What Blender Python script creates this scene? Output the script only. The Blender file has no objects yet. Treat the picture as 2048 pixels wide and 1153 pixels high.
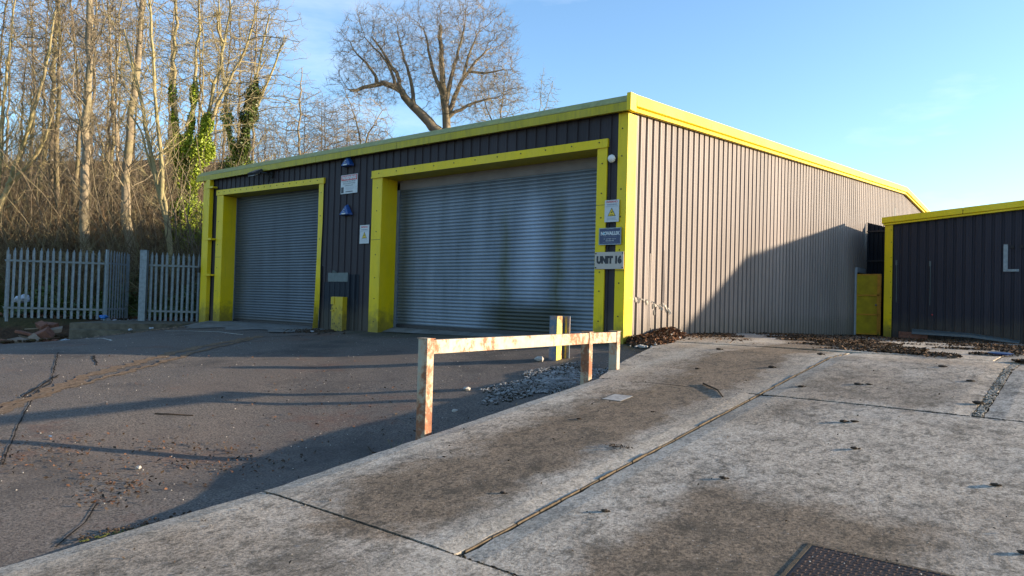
import bpy, bmesh, math, random
import numpy as np
from mathutils import Vector, Matrix, Quaternion
R = math.radians
random.seed(7); rng = np.random.default_rng(7)
sc = bpy.context.scene
col = sc.collection

# ------------------------------------------------------------------ camera
cam = bpy.data.cameras.new('camera'); camo = bpy.data.objects.new('camera', cam); col.objects.link(camo)
cam.sensor_width = 36; cam.lens = 1454.75 / 2048 * 36; cam.clip_start = 0.05; cam.clip_end = 2000
r_ = Vector((0.77245484, 0.63445948, 0.02783324)); u_ = Vector((-0.00893914, -0.03296021, 0.99941669)); w_ = Vector((-0.63500678, 0.77225306, 0.01978875))
camo.matrix_world = Matrix(((r_.x, u_.x, -w_.x, 0), (r_.y, u_.y, -w_.y, 0), (r_.z, u_.z, -w_.z, 1.5), (0, 0, 0, 1)))
sc.camera = camo
# ------------------------------------------------------------------ light
SUN_AZ = (0.796, 0.605); SUN_EL = R(10.5)
world = bpy.data.worlds.new('World'); sc.world = world; world.use_nodes = True
wn = world.node_tree.nodes; wl = world.node_tree.links
bg = wn['Background']; bg.inputs['Strength'].default_value = 0.15
sky = wn.new('ShaderNodeTexSky'); sky.sky_type = 'NISHITA'; sky.sun_disc = False
sky.sun_elevation = SUN_EL; sky.sun_rotation = math.atan2(SUN_AZ[0], SUN_AZ[1])
sky.air_density = 1.0; sky.dust_density = 0.6; sky.ozone_density = 3.0; sky.altitude = 50
# faint high cloud wisps mixed into the sky
tc = wn.new('ShaderNodeTexCoord'); mp = wn.new('ShaderNodeMapping'); mp.inputs['Scale'].default_value = (2.2, 2.2, 9)
nz = wn.new('ShaderNodeTexNoise'); nz.inputs['Scale'].default_value = 1.3; nz.inputs['Detail'].default_value = 6; nz.inputs['Roughness'].default_value = 0.6
rp = wn.new('ShaderNodeValToRGB'); rp.color_ramp.elements[0].position = 0.56; rp.color_ramp.elements[0].color = (0, 0, 0, 1)
rp.color_ramp.elements[1].position = 0.85; rp.color_ramp.elements[1].color = (.22, .22, .22, 1)
mx = wn.new('ShaderNodeMixRGB'); mx.inputs[2].default_value = (5.2, 5.0, 5.0, 1)
wl.new(tc.outputs['Generated'], mp.inputs[0]); wl.new(mp.outputs[0], nz.inputs['Vector']); wl.new(nz.outputs['Fac'], rp.inputs[0])
wl.new(rp.outputs[0], mx.inputs[0]); wl.new(sky.outputs[0], mx.inputs[1]); wl.new(mx.outputs[0], bg.inputs['Color'])
sl = bpy.data.lights.new('sun', 'SUN'); sl.energy = 4.8; sl.angle = R(0.7); sl.color = (1.0, 0.82, 0.60)
so = bpy.data.objects.new('sun', sl); col.objects.link(so)
sd = Vector((SUN_AZ[0] * math.cos(SUN_EL), SUN_AZ[1] * math.cos(SUN_EL), math.sin(SUN_EL)))
so.rotation_euler = sd.to_track_quat('Z', 'Y').to_euler(); so.location = (30, 25, 20)
sc.view_settings.view_transform = 'Standard'; sc.view_settings.look = 'None'; sc.view_settings.gamma = 1; sc.view_settings.exposure = 1.45
try: sc.view_settings.use_curve_mapping = False
except Exception: pass

# ------------------------------------------------------------------ mesh + tag helpers
class MB:
    def __init__(s): s.v = []; s.f = []
    def add(s, vs, fs):
        n = len(s.v); s.v += [tuple(v) for v in vs]; s.f += [tuple(i + n for i in f) for f in fs]
    def box(s, x0, x1, y0, y1, z0, z1):
        s.add([(x0,y0,z0),(x1,y0,z0),(x1,y1,z0),(x0,y1,z0),(x0,y0,z1),(x1,y0,z1),(x1,y1,z1),(x0,y1,z1)],
              [(0,3,2,1),(4,5,6,7),(0,1,5,4),(1,2,6,5),(2,3,7,6),(3,0,4,7)])
    def obox(s, c, ax, ay, az):            # centre and three half axes
        c = Vector(c); ax = Vector(ax); ay = Vector(ay); az = Vector(az)
        P = [c + sx*ax + sy*ay + sz*az for sz in (-1,1) for sy in (-1,1) for sx in (-1,1)]
        s.add(P, [(0,2,3,1),(4,5,7,6),(0,1,5,4),(1,3,7,5),(3,2,6,7),(2,0,4,6)])
    def extrude(s, prof, a, b, cap=True):  # closed profile of 3D points swept by vector a -> b
        n = len(prof); A = [Vector(p) + Vector(a) for p in prof]; B = [Vector(p) + Vector(b) for p in prof]
        s.add(A + B, [(i, (i+1) % n, (i+1) % n + n, i + n) for i in range(n)] + ([tuple(range(n))[::-1], tuple(range(n, 2*n))] if cap else []))
    def strip(s, A, B):
        n = len(A); s.add(list(A) + list(B), [(i, i+1, i+1+n, i+n) for i in range(n-1)])
    def tube(s, pts, rad, k=8, cap=True):
        pts = [Vector(p) for p in pts]
        if not hasattr(rad, '__len__'): rad = [rad]*len(pts)
        n0 = len(s.v)
        for i, p in enumerate(pts):
            t = (pts[min(i+1, len(pts)-1)] - pts[max(i-1, 0)]).normalized()
            a = t.cross(Vector((0.31, 0.17, 0.93)) if abs(t.z) < .9 else Vector((1, 0, 0))).normalized(); b = t.cross(a)
            for j in range(k):
                an = 2*math.pi*j/k; s.v.append(tuple(p + rad[i]*(math.cos(an)*a + math.sin(an)*b)))
        for i in range(len(pts)-1):
            for j in range(k):
                s.f.append((n0+i*k+j, n0+i*k+(j+1) % k, n0+(i+1)*k+(j+1) % k, n0+(i+1)*k+j))
        if cap: s.f.append(tuple(n0+j for j in range(k))[::-1]); s.f.append(tuple(n0+(len(pts)-1)*k+j for j in range(k)))
    def rock(s, c, r, sq=(1,1,.7), rnd=None):
        rnd = rnd or random
        ico = ICO; q = Quaternion((rnd.random()-.5, rnd.random()-.5, rnd.random()-.5, rnd.random()+.01)).normalized()
        s.add([Vector(c) + Vector((v.x*sq[0], v.y*sq[1], v.z*sq[2])) for v in [q @ (Vector(p)*r*(.75+.5*rnd.random())) for p in ico[0]]], ico[1])
    def build(s, name, mat, parent=None, bevel=0, smooth=False):
        me = bpy.data.meshes.new(name); me.from_pydata(s.v, [], s.f); me.validate()
        bm = bmesh.new(); bm.from_mesh(me); bmesh.ops.recalc_face_normals(bm, faces=bm.faces)
        if bevel: bmesh.ops.bevel(bm, geom=[e for e in bm.edges if len(e.link_faces) == 2 and e.calc_face_angle(0) > .5], offset=bevel, segments=2, affect='EDGES', profile=.6)
        bm.to_mesh(me); bm.free()
        if smooth:
            for p in me.polygons: p.use_smooth = True
        me.materials.append(mat); o = bpy.data.objects.new(name, me); col.objects.link(o)
        if parent: o.parent = parent; o.matrix_parent_inverse = parent.matrix_world.inverted()
        return o
_p = (1+5**.5)/2
ICO = ([Vector(v).normalized() for v in [(-1,_p,0),(1,_p,0),(-1,-_p,0),(1,-_p,0),(0,-1,_p),(0,1,_p),(0,-1,-_p),(0,1,-_p),(_p,0,-1),(_p,0,1),(-_p,0,-1),(-_p,0,1)]],
       [(0,11,5),(0,5,1),(0,1,7),(0,7,10),(0,10,11),(1,5,9),(5,11,4),(11,10,2),(10,7,6),(7,1,8),(3,9,4),(3,4,2),(3,2,6),(3,6,8),(3,8,9),(4,9,5),(2,4,11),(6,2,10),(8,6,7),(9,8,1)])
def np_mesh(name, V, F, mat, parent=None, smooth=False):       # V (n,3), F (m,k)
    me = bpy.data.meshes.new(name); V = np.ascontiguousarray(V, np.float32); F = np.ascontiguousarray(F, np.int32); k = F.shape[1]
    me.vertices.add(len(V)); me.vertices.foreach_set('co', V.ravel())
    me.loops.add(F.size); me.loops.foreach_set('vertex_index', F.ravel())
    me.polygons.add(len(F)); me.polygons.foreach_set('loop_start', np.arange(0, F.size, k, dtype=np.int32)); me.polygons.foreach_set('loop_total', np.full(len(F), k, np.int32))
    if smooth: me.polygons.foreach_set('use_smooth', np.ones(len(F), bool))
    me.update(calc_edges=True); me.materials.append(mat)
    o = bpy.data.objects.new(name, me); col.objects.link(o)
    if parent: o.parent = parent; o.matrix_parent_inverse = parent.matrix_world.inverted()
    return o
def tag(o, label=None, cat=None, group=None, kind=None):
    if label: o['label'] = label
    if cat: o['category'] = cat
    if group: o['group'] = group
    if kind: o['kind'] = kind
    return o
def empty(name, loc, label=None, cat=None, group=None, rz=0):
    o = bpy.data.objects.new(name, None); o.location = loc; o.rotation_euler = (0, 0, rz); o.empty_display_size = .2; col.objects.link(o)
    o.matrix_world = Matrix.Translation(loc) @ Matrix.Rotation(rz, 4, 'Z')
    return tag(o, label, cat, group)
def text(name, s, size, loc, mat, parent, depth=.002, sx=1.0, bold=0.0, align='CENTER', rot=(math.pi/2, 0, 0)):
    cu = bpy.data.curves.new(name, 'FONT'); cu.body = s; cu.size = size; cu.align_x = align; cu.align_y = 'CENTER'; cu.extrude = depth; cu.offset = bold; cu.resolution_u = 3
    t = bpy.data.objects.new('tmp', cu); col.objects.link(t); bpy.context.view_layer.update()
    me = bpy.data.meshes.new_from_object(t.evaluated_get(bpy.context.evaluated_depsgraph_get())); bpy.data.objects.remove(t)
    M = Matrix.Translation(loc) @ (Matrix.Rotation(rot[2], 4, 'Z') @ Matrix.Rotation(rot[1], 4, 'Y') @ Matrix.Rotation(rot[0], 4, 'X')) @ Matrix.Diagonal((sx, 1, 1, 1))
    me.transform(M); me.materials.clear(); me.materials.append(mat); me.name = name
    o = bpy.data.objects.new(name, me); col.objects.link(o); o.parent = parent; o.matrix_parent_inverse = parent.matrix_world.inverted()
    return o

def inlay(o, mb, mat):                  # fold small surface detail (screws, laps, tears) into its part's mesh
    bm = bmesh.new(); bm.from_mesh(o.data); vs = [bm.verts.new(v) for v in mb.v]; o.data.materials.append(mat); mi = len(o.data.materials)-1
    for f in mb.f:
        try: q = bm.faces.new([vs[i] for i in f]); q.material_index = mi
        except ValueError: pass
    bm.to_mesh(o.data); bm.free()
# ------------------------------------------------------------------ materials
class NT:
    def __init__(s, name):
        s.m = bpy.data.materials.new(name); s.m.use_nodes = True; s.t = s.m.node_tree; s.b = s.t.nodes['Principled BSDF']
        s.pos = s.n('ShaderNodeNewGeometry').outputs['Position']
    def n(s, ty, **k):
        x = s.t.nodes.new(ty)
        for a, b in k.items(): setattr(x, a, b)
        return x
    def l(s, a, b): s.t.links.new(a, b)
    def vec(s, scale=(1,1,1), src=None):
        x = s.n('ShaderNodeMapping'); x.inputs['Scale'].default_value = scale; s.l(src or s.pos, x.inputs[0]); return x.outputs[0]
    def noise(s, scale, detail=4, rough=.55, st=(1,1,1), dist=0, src=None):
        x = s.n('ShaderNodeTexNoise'); x.inputs['Scale'].default_value = scale; x.inputs['Detail'].default_value = detail; x.inputs['Roughness'].default_value = rough
        x.inputs['Distortion'].default_value = dist; s.l(s.vec(st, src), x.inputs['Vector']); return x.outputs['Fac']
    def voro(s, scale, feature='F1', st=(1,1,1)):
        x = s.n('ShaderNodeTexVoronoi', feature=feature); x.inputs['Scale'].default_value = scale; s.l(s.vec(st), x.inputs['Vector']); return x
    def ramp(s, fac, a, b, ca=(0,0,0), cb=(1,1,1)):
        x = s.n('ShaderNodeValToRGB'); e = x.color_ramp.elements; e[0].position = a; e[1].position = b; e[0].color = (*ca, 1); e[1].color = (*cb, 1); s.l(fac, x.inputs[0]); return x.outputs[0]
    def mix(s, fac, a, b, mode='MIX'):
        x = s.n('ShaderNodeMixRGB', blend_type=mode)
        for i, v in enumerate((fac, a, b)):
            if isinstance(v, (int, float)): x.inputs[i].default_value = v if i == 0 else (v, v, v, 1)
            elif isinstance(v, tuple): x.inputs[i].default_value = (*v, 1)
            else: s.l(v, x.inputs[i])
        return x.outputs[0]
    def math(s, op, a, b=0.0, c=None, clamp=False):
        x = s.n('ShaderNodeMath', operation=op, use_clamp=clamp)
        for i, v in enumerate((a, b) if c is None else (a, b, c)):
            if isinstance(v, (int, float)): x.inputs[i].default_value = v
            else: s.l(v, x.inputs[i])
        return x.outputs[0]
    def axis(s, i):
        x = s.n('ShaderNodeSeparateXYZ'); s.l(s.pos, x.inputs[0]); return x.outputs[i]
    def maprange(s, v, a, b, c=0., d=1., smooth=True):
        x = s.n('ShaderNodeMapRange', interpolation_type='SMOOTHSTEP' if smooth else 'LINEAR'); s.l(v, x.inputs[0])
        for i, q in enumerate((a, b, c, d)): x.inputs[i+1].default_value = q
        return x.outputs[0]
    def bump(s, h, strength=.3, dist=.01):
        x = s.n('ShaderNodeBump'); x.inputs['Strength'].default_value = strength; x.inputs['Distance'].default_value = dist; s.l(h, x.inputs['Height']); s.l(x.outputs[0], s.b.inputs['Normal'])
    def out(s, colr, rough=.6, metal=0.0, spec=.4):
        for k, v in (('Base Color', colr), ('Roughness', rough), ('Metallic', metal), ('Specular IOR Level', spec)):
            if isinstance(v, tuple): s.b.inputs[k].default_value = (*v, 1)
            elif isinstance(v, (int, float)): s.b.inputs[k].default_value = v
            else: s.l(v, s.b.inputs[k])
        return s.m
M = {}
def simple(name, c, rough=.6, metal=0., var=.25, scale=8, spec=.4, bump=0):
    k = NT(name); n = k.noise(scale, 5); c2 = tuple(x*(1-var) for x in c); c1 = tuple(min(1, x*(1+var*.6)) for x in c)
    cc = k.ramp(n, .3, .7, c2, c1)
    if bump: k.bump(k.noise(scale*6, 3), bump, .01)
    M[name] = k.out(cc, rough, metal, spec); return M[name]

def cladding(name, c, streak=.5, sp_=.12):
    k = NT(name)
    big = k.noise(.5, 3, st=(1,1,.6)); st = k.noise(1.0, 6, .7, st=(9,9,.35)); fine = k.noise(40, 3, st=(1,1,.2))
    cc = k.ramp(big, .3, .7, tuple(x*.86 for x in c), tuple(x*1.12 for x in c))
    cc = k.mix(k.math('MULTIPLY', k.ramp(st, .5, .78), streak), cc, tuple(min(1, x*1.35+.02) for x in c))
    cc = k.mix(k.math('MULTIPLY', k.ramp(fine, .45, .75), .25), cc, tuple(x*.7 for x in c))
    ax = k.n('ShaderNodeMath', operation='FLOOR'); k.l(k.math('ADD', k.axis(0), k.axis(1)), ax.inputs[0]); wnz = k.n('ShaderNodeTexWhiteNoise', noise_dimensions='1D'); k.l(ax.outputs[0], wnz.inputs['W'])
    cc = k.mix(k.math('MULTIPLY', wnz.outputs['Value'], .40), cc, tuple(x*.62 for x in c))
    drip = k.ramp(k.noise(1.0, 5, .7, st=(5,5,.12)), .50, .66); cc = k.mix(k.math('MULTIPLY', drip, .30), cc, tuple(x*.55 for x in c))
    # rising damp / splash dirt just above the ground
    z = k.axis(2); d = k.maprange(k.math('ADD', z, k.math('MULTIPLY', k.noise(3, 4), -.7)), .55, 1.2, .5, 0)
    cc = k.mix(d, cc, (.10, .085, .06))
    k.bump(k.noise(2.2, 3, st=(1,1,.5)), .12, .03)
    M[name] = k.out(cc, .55, .0, sp_)
cladding('cladding_side', (.225, .188, .168), .35, .25)
cladding('cladding_front', (.047, .040, .045), .15)
cladding('cladding_far', (.040, .038, .048), .12)
cladding('cladding_dark', (.016, .022, .032), .15)

def yellow(name, c=(.78, .555, .003), algae=.25, soot=.0):
    k = NT(name)
    cc = k.ramp(k.noise(1.3, 4), .3, .7, tuple(x*.88 for x in c), c)
    al = k.ramp(k.noise(3.0, 7, .75, st=(1,1,.45)), .48, .75)
    cc = k.mix(k.math('MULTIPLY', al, algae), cc, (.30, .30, .03))
    sp = k.ramp(k.noise(38, 3, .6), .62, .72)
    cc = k.mix(k.math('MULTIPLY', sp, .35), cc, (.10, .09, .03))
    z = k.axis(2); d = k.maprange(k.math('ADD', z, k.math('MULTIPLY', k.noise(7, 5), -.9)), .3, .95, .8, 0)
    cc = k.mix(d, cc, (.13, .11, .03))
    if soot:
        stv = k.ramp(k.noise(1.0, 7, .8, st=(11,11,.8)), .45, .72); cc = k.mix(k.math('MULTIPLY', stv, soot), cc, (.10, .10, .04))
    fade = k.ramp(k.noise(.9, 4, .6, st=(1,1,.4)), .45, .7); cc = k.mix(k.math('MULTIPLY', fade, .3), cc, tuple(min(1, x*.8+.08) for x in c))
    drp = k.ramp(k.noise(1.0, 6, .75, st=(14,14,.6)), .56, .72); cc = k.mix(k.math('MULTIPLY', drp, .35), cc, (.20, .15, .02))
    k.bump(k.noise(2.5, 3), .2, .03)
    M[name] = k.out(cc, .45, 0, .22)
yellow('yellow_trim'); yellow('yellow_bright', (.82, .60, .003), .10); yellow('yellow_old', (.55, .38, .015), .2)
yellow('gutter_yellow', (.50, .40, .015), .5, .6)
k = NT('gutter_algae'); a = k.noise(1.0, 8, .8, st=(10, 10, 2)); b = k.noise(1.5, 4)
cc = k.ramp(a, .3, .72, (.19, .18, .045), (.42, .40, .16)); cc = k.mix(k.ramp(b, .55, .7), cc, (.38, .33, .07)); M['gutter_algae'] = k.out(cc, .6)

def rust(name, paint, amount=.5, low=.9):
    k = NT(name); n1 = k.noise(3.2, 9, .72, st=(1,1,.6), dist=.6); n2 = k.noise(14, 6, .7); z = k.axis(2)
    grad = k.maprange(z, .0, low, .07, 0.)
    t = k.math('ADD', k.math('MULTIPLY_ADD', n2, .35, k.math('MULTIPLY', n1, .75)), grad)
    msk = k.ramp(t, .60-amount*.09, .68-amount*.09); edge = k.ramp(t, .53-amount*.09, .62-amount*.09)
    rc = k.ramp(n2, .3, .7, (.13, .045, .022), (.32, .13, .06))
    pc = k.mix(k.ramp(k.noise(9, 4), .4, .7), paint, tuple(x*.8 for x in paint))
    cc = k.mix(k.math('MULTIPLY', edge, .55), pc, (.45, .26, .13)); cc = k.mix(msk, cc, rc)
    k.bump(k.math('SUBTRACT', 1.0, msk), .5, .004)
    M[name] = k.out(cc, k.math('MULTIPLY_ADD', msk, .35, .45), 0, .4)
rust('rusty_paint', (.33, .32, .25), .55, .95); rust('bollard_blue', (.09, .13, .19), .1, .9); rust('bollard_yellow', (.75, .60, .04), .35, 1.0)

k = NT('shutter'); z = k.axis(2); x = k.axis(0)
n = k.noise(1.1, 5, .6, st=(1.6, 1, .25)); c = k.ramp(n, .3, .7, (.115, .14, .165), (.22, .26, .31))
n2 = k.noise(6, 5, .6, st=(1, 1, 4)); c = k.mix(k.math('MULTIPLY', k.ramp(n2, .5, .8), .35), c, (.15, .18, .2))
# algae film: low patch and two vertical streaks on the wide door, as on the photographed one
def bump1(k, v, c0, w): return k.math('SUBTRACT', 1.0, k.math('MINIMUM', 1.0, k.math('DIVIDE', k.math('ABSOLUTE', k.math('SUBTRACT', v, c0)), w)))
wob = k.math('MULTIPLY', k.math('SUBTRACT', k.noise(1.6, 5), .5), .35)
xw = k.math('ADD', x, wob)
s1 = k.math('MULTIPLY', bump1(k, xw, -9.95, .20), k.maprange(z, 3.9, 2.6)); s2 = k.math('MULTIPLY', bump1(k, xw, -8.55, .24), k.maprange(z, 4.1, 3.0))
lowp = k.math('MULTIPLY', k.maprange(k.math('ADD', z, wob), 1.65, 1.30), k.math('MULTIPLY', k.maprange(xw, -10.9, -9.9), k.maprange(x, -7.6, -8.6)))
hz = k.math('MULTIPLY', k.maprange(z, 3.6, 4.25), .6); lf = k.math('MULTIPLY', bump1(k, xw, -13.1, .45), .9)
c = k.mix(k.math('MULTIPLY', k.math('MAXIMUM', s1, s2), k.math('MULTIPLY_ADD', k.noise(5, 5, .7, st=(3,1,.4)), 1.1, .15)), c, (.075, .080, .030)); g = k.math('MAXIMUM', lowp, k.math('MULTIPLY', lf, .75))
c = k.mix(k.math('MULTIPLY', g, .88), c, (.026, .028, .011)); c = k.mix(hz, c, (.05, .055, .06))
sky_sheen = k.math('MULTIPLY', bump1(k, xw, -9.2, .5), k.math('MULTIPLY', k.maprange(z, 4.0, 3.2), k.maprange(z, 1.2, 2.0)))  # sky reflection painted into the colour: paler bluish band between the streaks
c = k.mix(k.math('MULTIPLY', sky_sheen, .6), c, (.36, .42, .52))
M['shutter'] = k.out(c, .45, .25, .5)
k = NT('shutter_small'); n = k.noise(1.1, 5, .6, st=(1.6, 1, .25)); c = k.ramp(n, .3, .7, (.062, .076, .092), (.10, .122, .148))
c = k.mix(k.math('MULTIPLY', k.maprange(k.axis(2), 3.7, 4.3), .7), c, (.08, .09, .10)); c = k.mix(k.math('MULTIPLY', k.maprange(k.axis(2), 1.0, .65), .8), c, (.06, .05, .035))
M['shutter_small'] = k.out(c, .45, .25, .5)

simple('galvanised', (.215, .255, .28), .45, .35, .25, 12); simple('galv_dark', (.17, .20, .24), .5, .3, .2, 10)
simple('white_frame', (.40, .44, .48), .5, 0, .12, 6); simple('dark_metal', (.03, .03, .035), .5, .2); simple('black', (.012, .012, .012), .6)
simple('void', (.01, .01, .01), 1.0, 0, .1); simple('white_plastic', (.75, .74, .70), .4, 0, .08); simple('soffit_tan', (.17, .14, .13), .6, 0, .15, 3)
simple('lamp_glass', (.60, .62, .62), .15, 0, .1, 30, .6); simple('alarm_blue', (.008, .05, .20), .35, 0, .2, 20); simple('sign_white', (.50, .52, .52), .45, 0, .06, 20)
simple('sign_red', (.50, .03, .04), .45, 0, .1, 20); simple('sign_navy', (.015, .03, .10), .35, 0, .1, 20); simple('sign_yellow', (.80, .55, .02), .45, 0, .1, 20)
simple('sign_steel', (.34, .30, .27), .4, .3, .1, 4); simple('ink', (.02, .02, .025), .5, 0, .1); simple('ink_grey', (.22, .24, .30), .5, 0, .1); simple('logo_cyan', (.10, .45, .60), .4, 0, .1)
simple('door_olive', (.50, .36, .006), .55, 0, .25, 4); simple('door_ochre', (.62, .30, .02), .5, 0, .2, 6); simple('patch_grey', (.09, .115, .12), .5, .2, .2, 9)
simple('roof_grey', (.20, .20, .19), .7, 0, .3, 2); simple('brick_red', (.19, .090, .062), .9, 0, .35, 9, .2, .4); simple('brick_tan', (.22, .165, .12), .9, 0, .3, 9, .2, .4)
simple('wood_old', (.23, .17, .11), .85, 0, .3, 12, .2, .3); simple('paper_white', (.42, .46, .50), .6, 0, .1, 20); simple('plastic_blue', (.03, .16, .45), .35, 0, .3, 14)
simple('stone_pale', (.25, .24, .23), .9, 0, .6, 6, .2, .3); simple('stone_white', (.38, .35, .31), .9, 0, .3, 20, .2, .3)
simple('leaf_brown', (.15, .070, .035), .8, 0, .6, 23, .25); simple('leaf_dark', (.055, .038, .025), .85, 0, .6, 19, .2); simple('ivy_green', (.060, .090, .010), .45, 0, .55, 5, .4)
simple('ivy_yellow', (.25, .32, .025), .5, 0, .5, 3, .4); simple('leaf_litter_brown', (.13, .075, .04), .85, 0, .75, 15, .2); simple('joint_dirt', (.035, .03, .02), .95, 0, .5, 25, .1)
simple('timber_joint', (.11, .082, .052), .85, 0, .45, 25, .2, .4); simple('line_paint', (.50, .47, .40), .7, 0, .4, 16)
simple('kerb_concrete', (.125, .11, .08), .9, 0, .45, 5, .2, .5); simple('torn_metal', (.36, .31, .24), .4, .2, .2, 8); simple('iron_cover', (.095, .060, .045), .75, 0, .35, 30, .2, .2)
def bark(name, a, b, green=.3):
    k = NT(name); n = k.noise(2.0, 7, .7, st=(1,1,.25)); c = k.ramp(n, .3, .7, a, b)
    c = k.mix(k.math('MULTIPLY', k.ramp(k.noise(.9, 5), .45, .7), green), c, (.20, .20, .05))
    f = k.ramp(k.noise(16, 5, .7, st=(1,1,.35)), .55, .75); c = k.mix(k.math('MULTIPLY', f, .5), c, tuple(x*.35 for x in a))
    k.bump(k.noise(14, 4, .7, st=(1,1,.3)), .6, .03); M[name] = k.out(c, .9, 0, .15)
bark('bark_tan', (.16, .125, .085), (.34, .28, .19)); bark('bark_pale', (.20, .16, .085), (.38, .32, .17), .4); bark('bark_dark', (.10, .08, .055), (.22, .17, .11), .3); bark('bark_oak', (.12, .095, .07), (.27, .215, .15), .25)
simple('twig_tan', (.25, .205, .14), .9, 0, .4, .5, .1); simple('twig_brown', (.19, .15, .105), .9, 0, .4, .5, .1); simple('twig_gold', (.27, .225, .12), .9, 0, .35, .5, .1)
simple('bramble', (.145, .095, .052), .9, 0, .55, .35, .1); simple('bramble_green', (.09, .10, .03), .8, 0, .5, .8, .1)

# asphalt
k = NT('asphalt'); f1 = k.noise(48, 5, .8); f2 = k.noise(15, 5, .7); b = k.noise(.42, 5, .6); v = k.voro(70)
c = k.ramp(f1, .38, .62, (.022, .019, .017), (.225, .188, .155)); c = k.mix(k.math('MULTIPLY', k.ramp(f2, .45, .7), .4), c, (.115, .088, .070))
c = k.mix(k.math('MULTIPLY', k.ramp(b, .42, .66), .45), c, (.110, .082, .066)); c = k.mix(k.math('MULTIPLY', k.ramp(k.noise(.7, 8, .7), .50, .66), .60), c, (.038, .033, .030))
red = k.math('MULTIPLY', k.ramp(k.noise(.6, 7, .75), .55, .70), .45); c = k.mix(red, c, (.16, .06, .03))
wsp = k.ramp(k.noise(38, 3, .7), .68, .72); c = k.mix(k.math('MULTIPLY', wsp, .6), c, (.34, .31, .27))
green = k.math('MULTIPLY', k.maprange(k.math('ADD', k.axis(1), k.math('MULTIPLY', k.noise(2, 5), 1.6)), 11.2, 12.2), .6); c = k.mix(green, c, (.045, .045, .02))
k.bump(k.math('MULTIPLY_ADD', f1, .6, k.math('MULTIPLY', f2, .5)), .75, .012); M['asphalt'] = k.out(c, .88, 0, .25)
# old concrete
k = NT('concrete'); f1 = k.noise(42, 5, .82); f2 = k.noise(13, 7, .78, st=(1, .6, 1)); b = k.noise(.75, 6, .62); b2 = k.noise(.33, 4, .5)
c = k.ramp(f1, .34, .62, (.12, .098, .074), (.56, .48, .385))
pale = k.ramp(b, .48, .58); c = k.mix(k.math('MULTIPLY', pale, .50), c, k.ramp(f1, .36, .6, (.20,.18,.15), (.50,.46,.40)))
x = k.axis(0); y = k.axis(1)
wx = k.math('ADD', x, k.math('MULTIPLY', k.math('SUBTRACT', k.noise(.9, 6, .65), .5), 1.6)); wy = k.math('ADD', y, k.math('MULTIPLY', k.math('SUBTRACT', k.noise(1.1, 6, .65), .5), 3.0))
zA = k.math('MULTIPLY', k.maprange(wx, -4.65, -4.25), k.math('MULTIPLY', k.maprange(wx, -3.15, -3.45), k.maprange(wy, 2.9, 3.6)))
zB = k.math('MULTIPLY', k.maprange(wx, -2.5, -2.1), k.math('MULTIPLY', k.maprange(wx, -.2, -1.2), k.math('MULTIPLY', k.maprange(wy, 5.6, 4.6), k.maprange(wy, 2.0, 3.2))))
zC = k.math('MULTIPLY', k.maprange(wy, 10.2, 9.2), k.math('MULTIPLY', k.maprange(wy, 7.7, 8.3), k.math('MULTIPLY', k.maprange(wx, -2.6, -2.2), k.maprange(wx, -.9, -1.4))))
brn = k.math('MAXIMUM', k.math('MULTIPLY', k.ramp(b2, .50, .60), .6), k.math('MAXIMUM', zA, k.math('MAXIMUM', zB, k.math('MULTIPLY', zC, .6))))
c = k.mix(k.math('MULTIPLY', brn, .82), c, k.ramp(f1, .38, .62, (.038, .024, .013), (.235, .158, .092)))
drk = k.ramp(k.noise(1.7, 10, .85, dist=.5), .49, .60); c = k.mix(k.math('MULTIPLY', drk, .55), c, (.040, .034, .024))
mot = k.ramp(f2, .50, .60); c = k.mix(k.math('MULTIPLY', mot, .60), c, (.035, .030, .022))
wht = k.ramp(k.noise(44, 3, .6), .66, .72); c = k.mix(k.math('MULTIPLY', wht, .5), c, (.52, .49, .44))
x = k.axis(0); y = k.axis(1)
ed = k.math('MULTIPLY', bump1(k, k.math('ADD', x, k.math('MULTIPLY', k.noise(1.2, 4), .5)), -4.72, .34), .55)
jd = k.math('MULTIPLY', bump1(k, k.math('ADD', x, k.math('MULTIPLY', k.noise(1.7, 4), .5)), -2.72, .42), .5)
c = k.mix(k.math('MULTIPLY', k.math('MAXIMUM', ed, jd), k.ramp(f1, .3, .6)), c, (.48, .44, .37))
k.bump(k.math('MULTIPLY_ADD', f1, .5, k.math('MULTIPLY', f2, .8)), .8, .014); M['concrete'] = k.out(c, .88, 0, .25)
k = NT('earth'); c = k.ramp(k.noise(3, 7, .7), .3, .7, (.020, .014, .009), (.10, .055, .03)); c = k.mix(k.math('MULTIPLY', k.ramp(k.noise(.6, 5), .45, .6), .5), c, (.06, .065, .02))
k.bump(k.noise(9, 5), .8, .06); M['earth'] = k.out(c, .95, 0, .1)
k = NT('apron'); c = k.ramp(k.noise(2.2, 8, .7), .3, .7, (.09, .085, .07), (.24, .235, .22)); c = k.mix(k.math('MULTIPLY', k.ramp(k.noise(60, 3), .4, .7), .3), c, (.06, .05, .04)); M['apron'] = k.out(c, .85)

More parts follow.
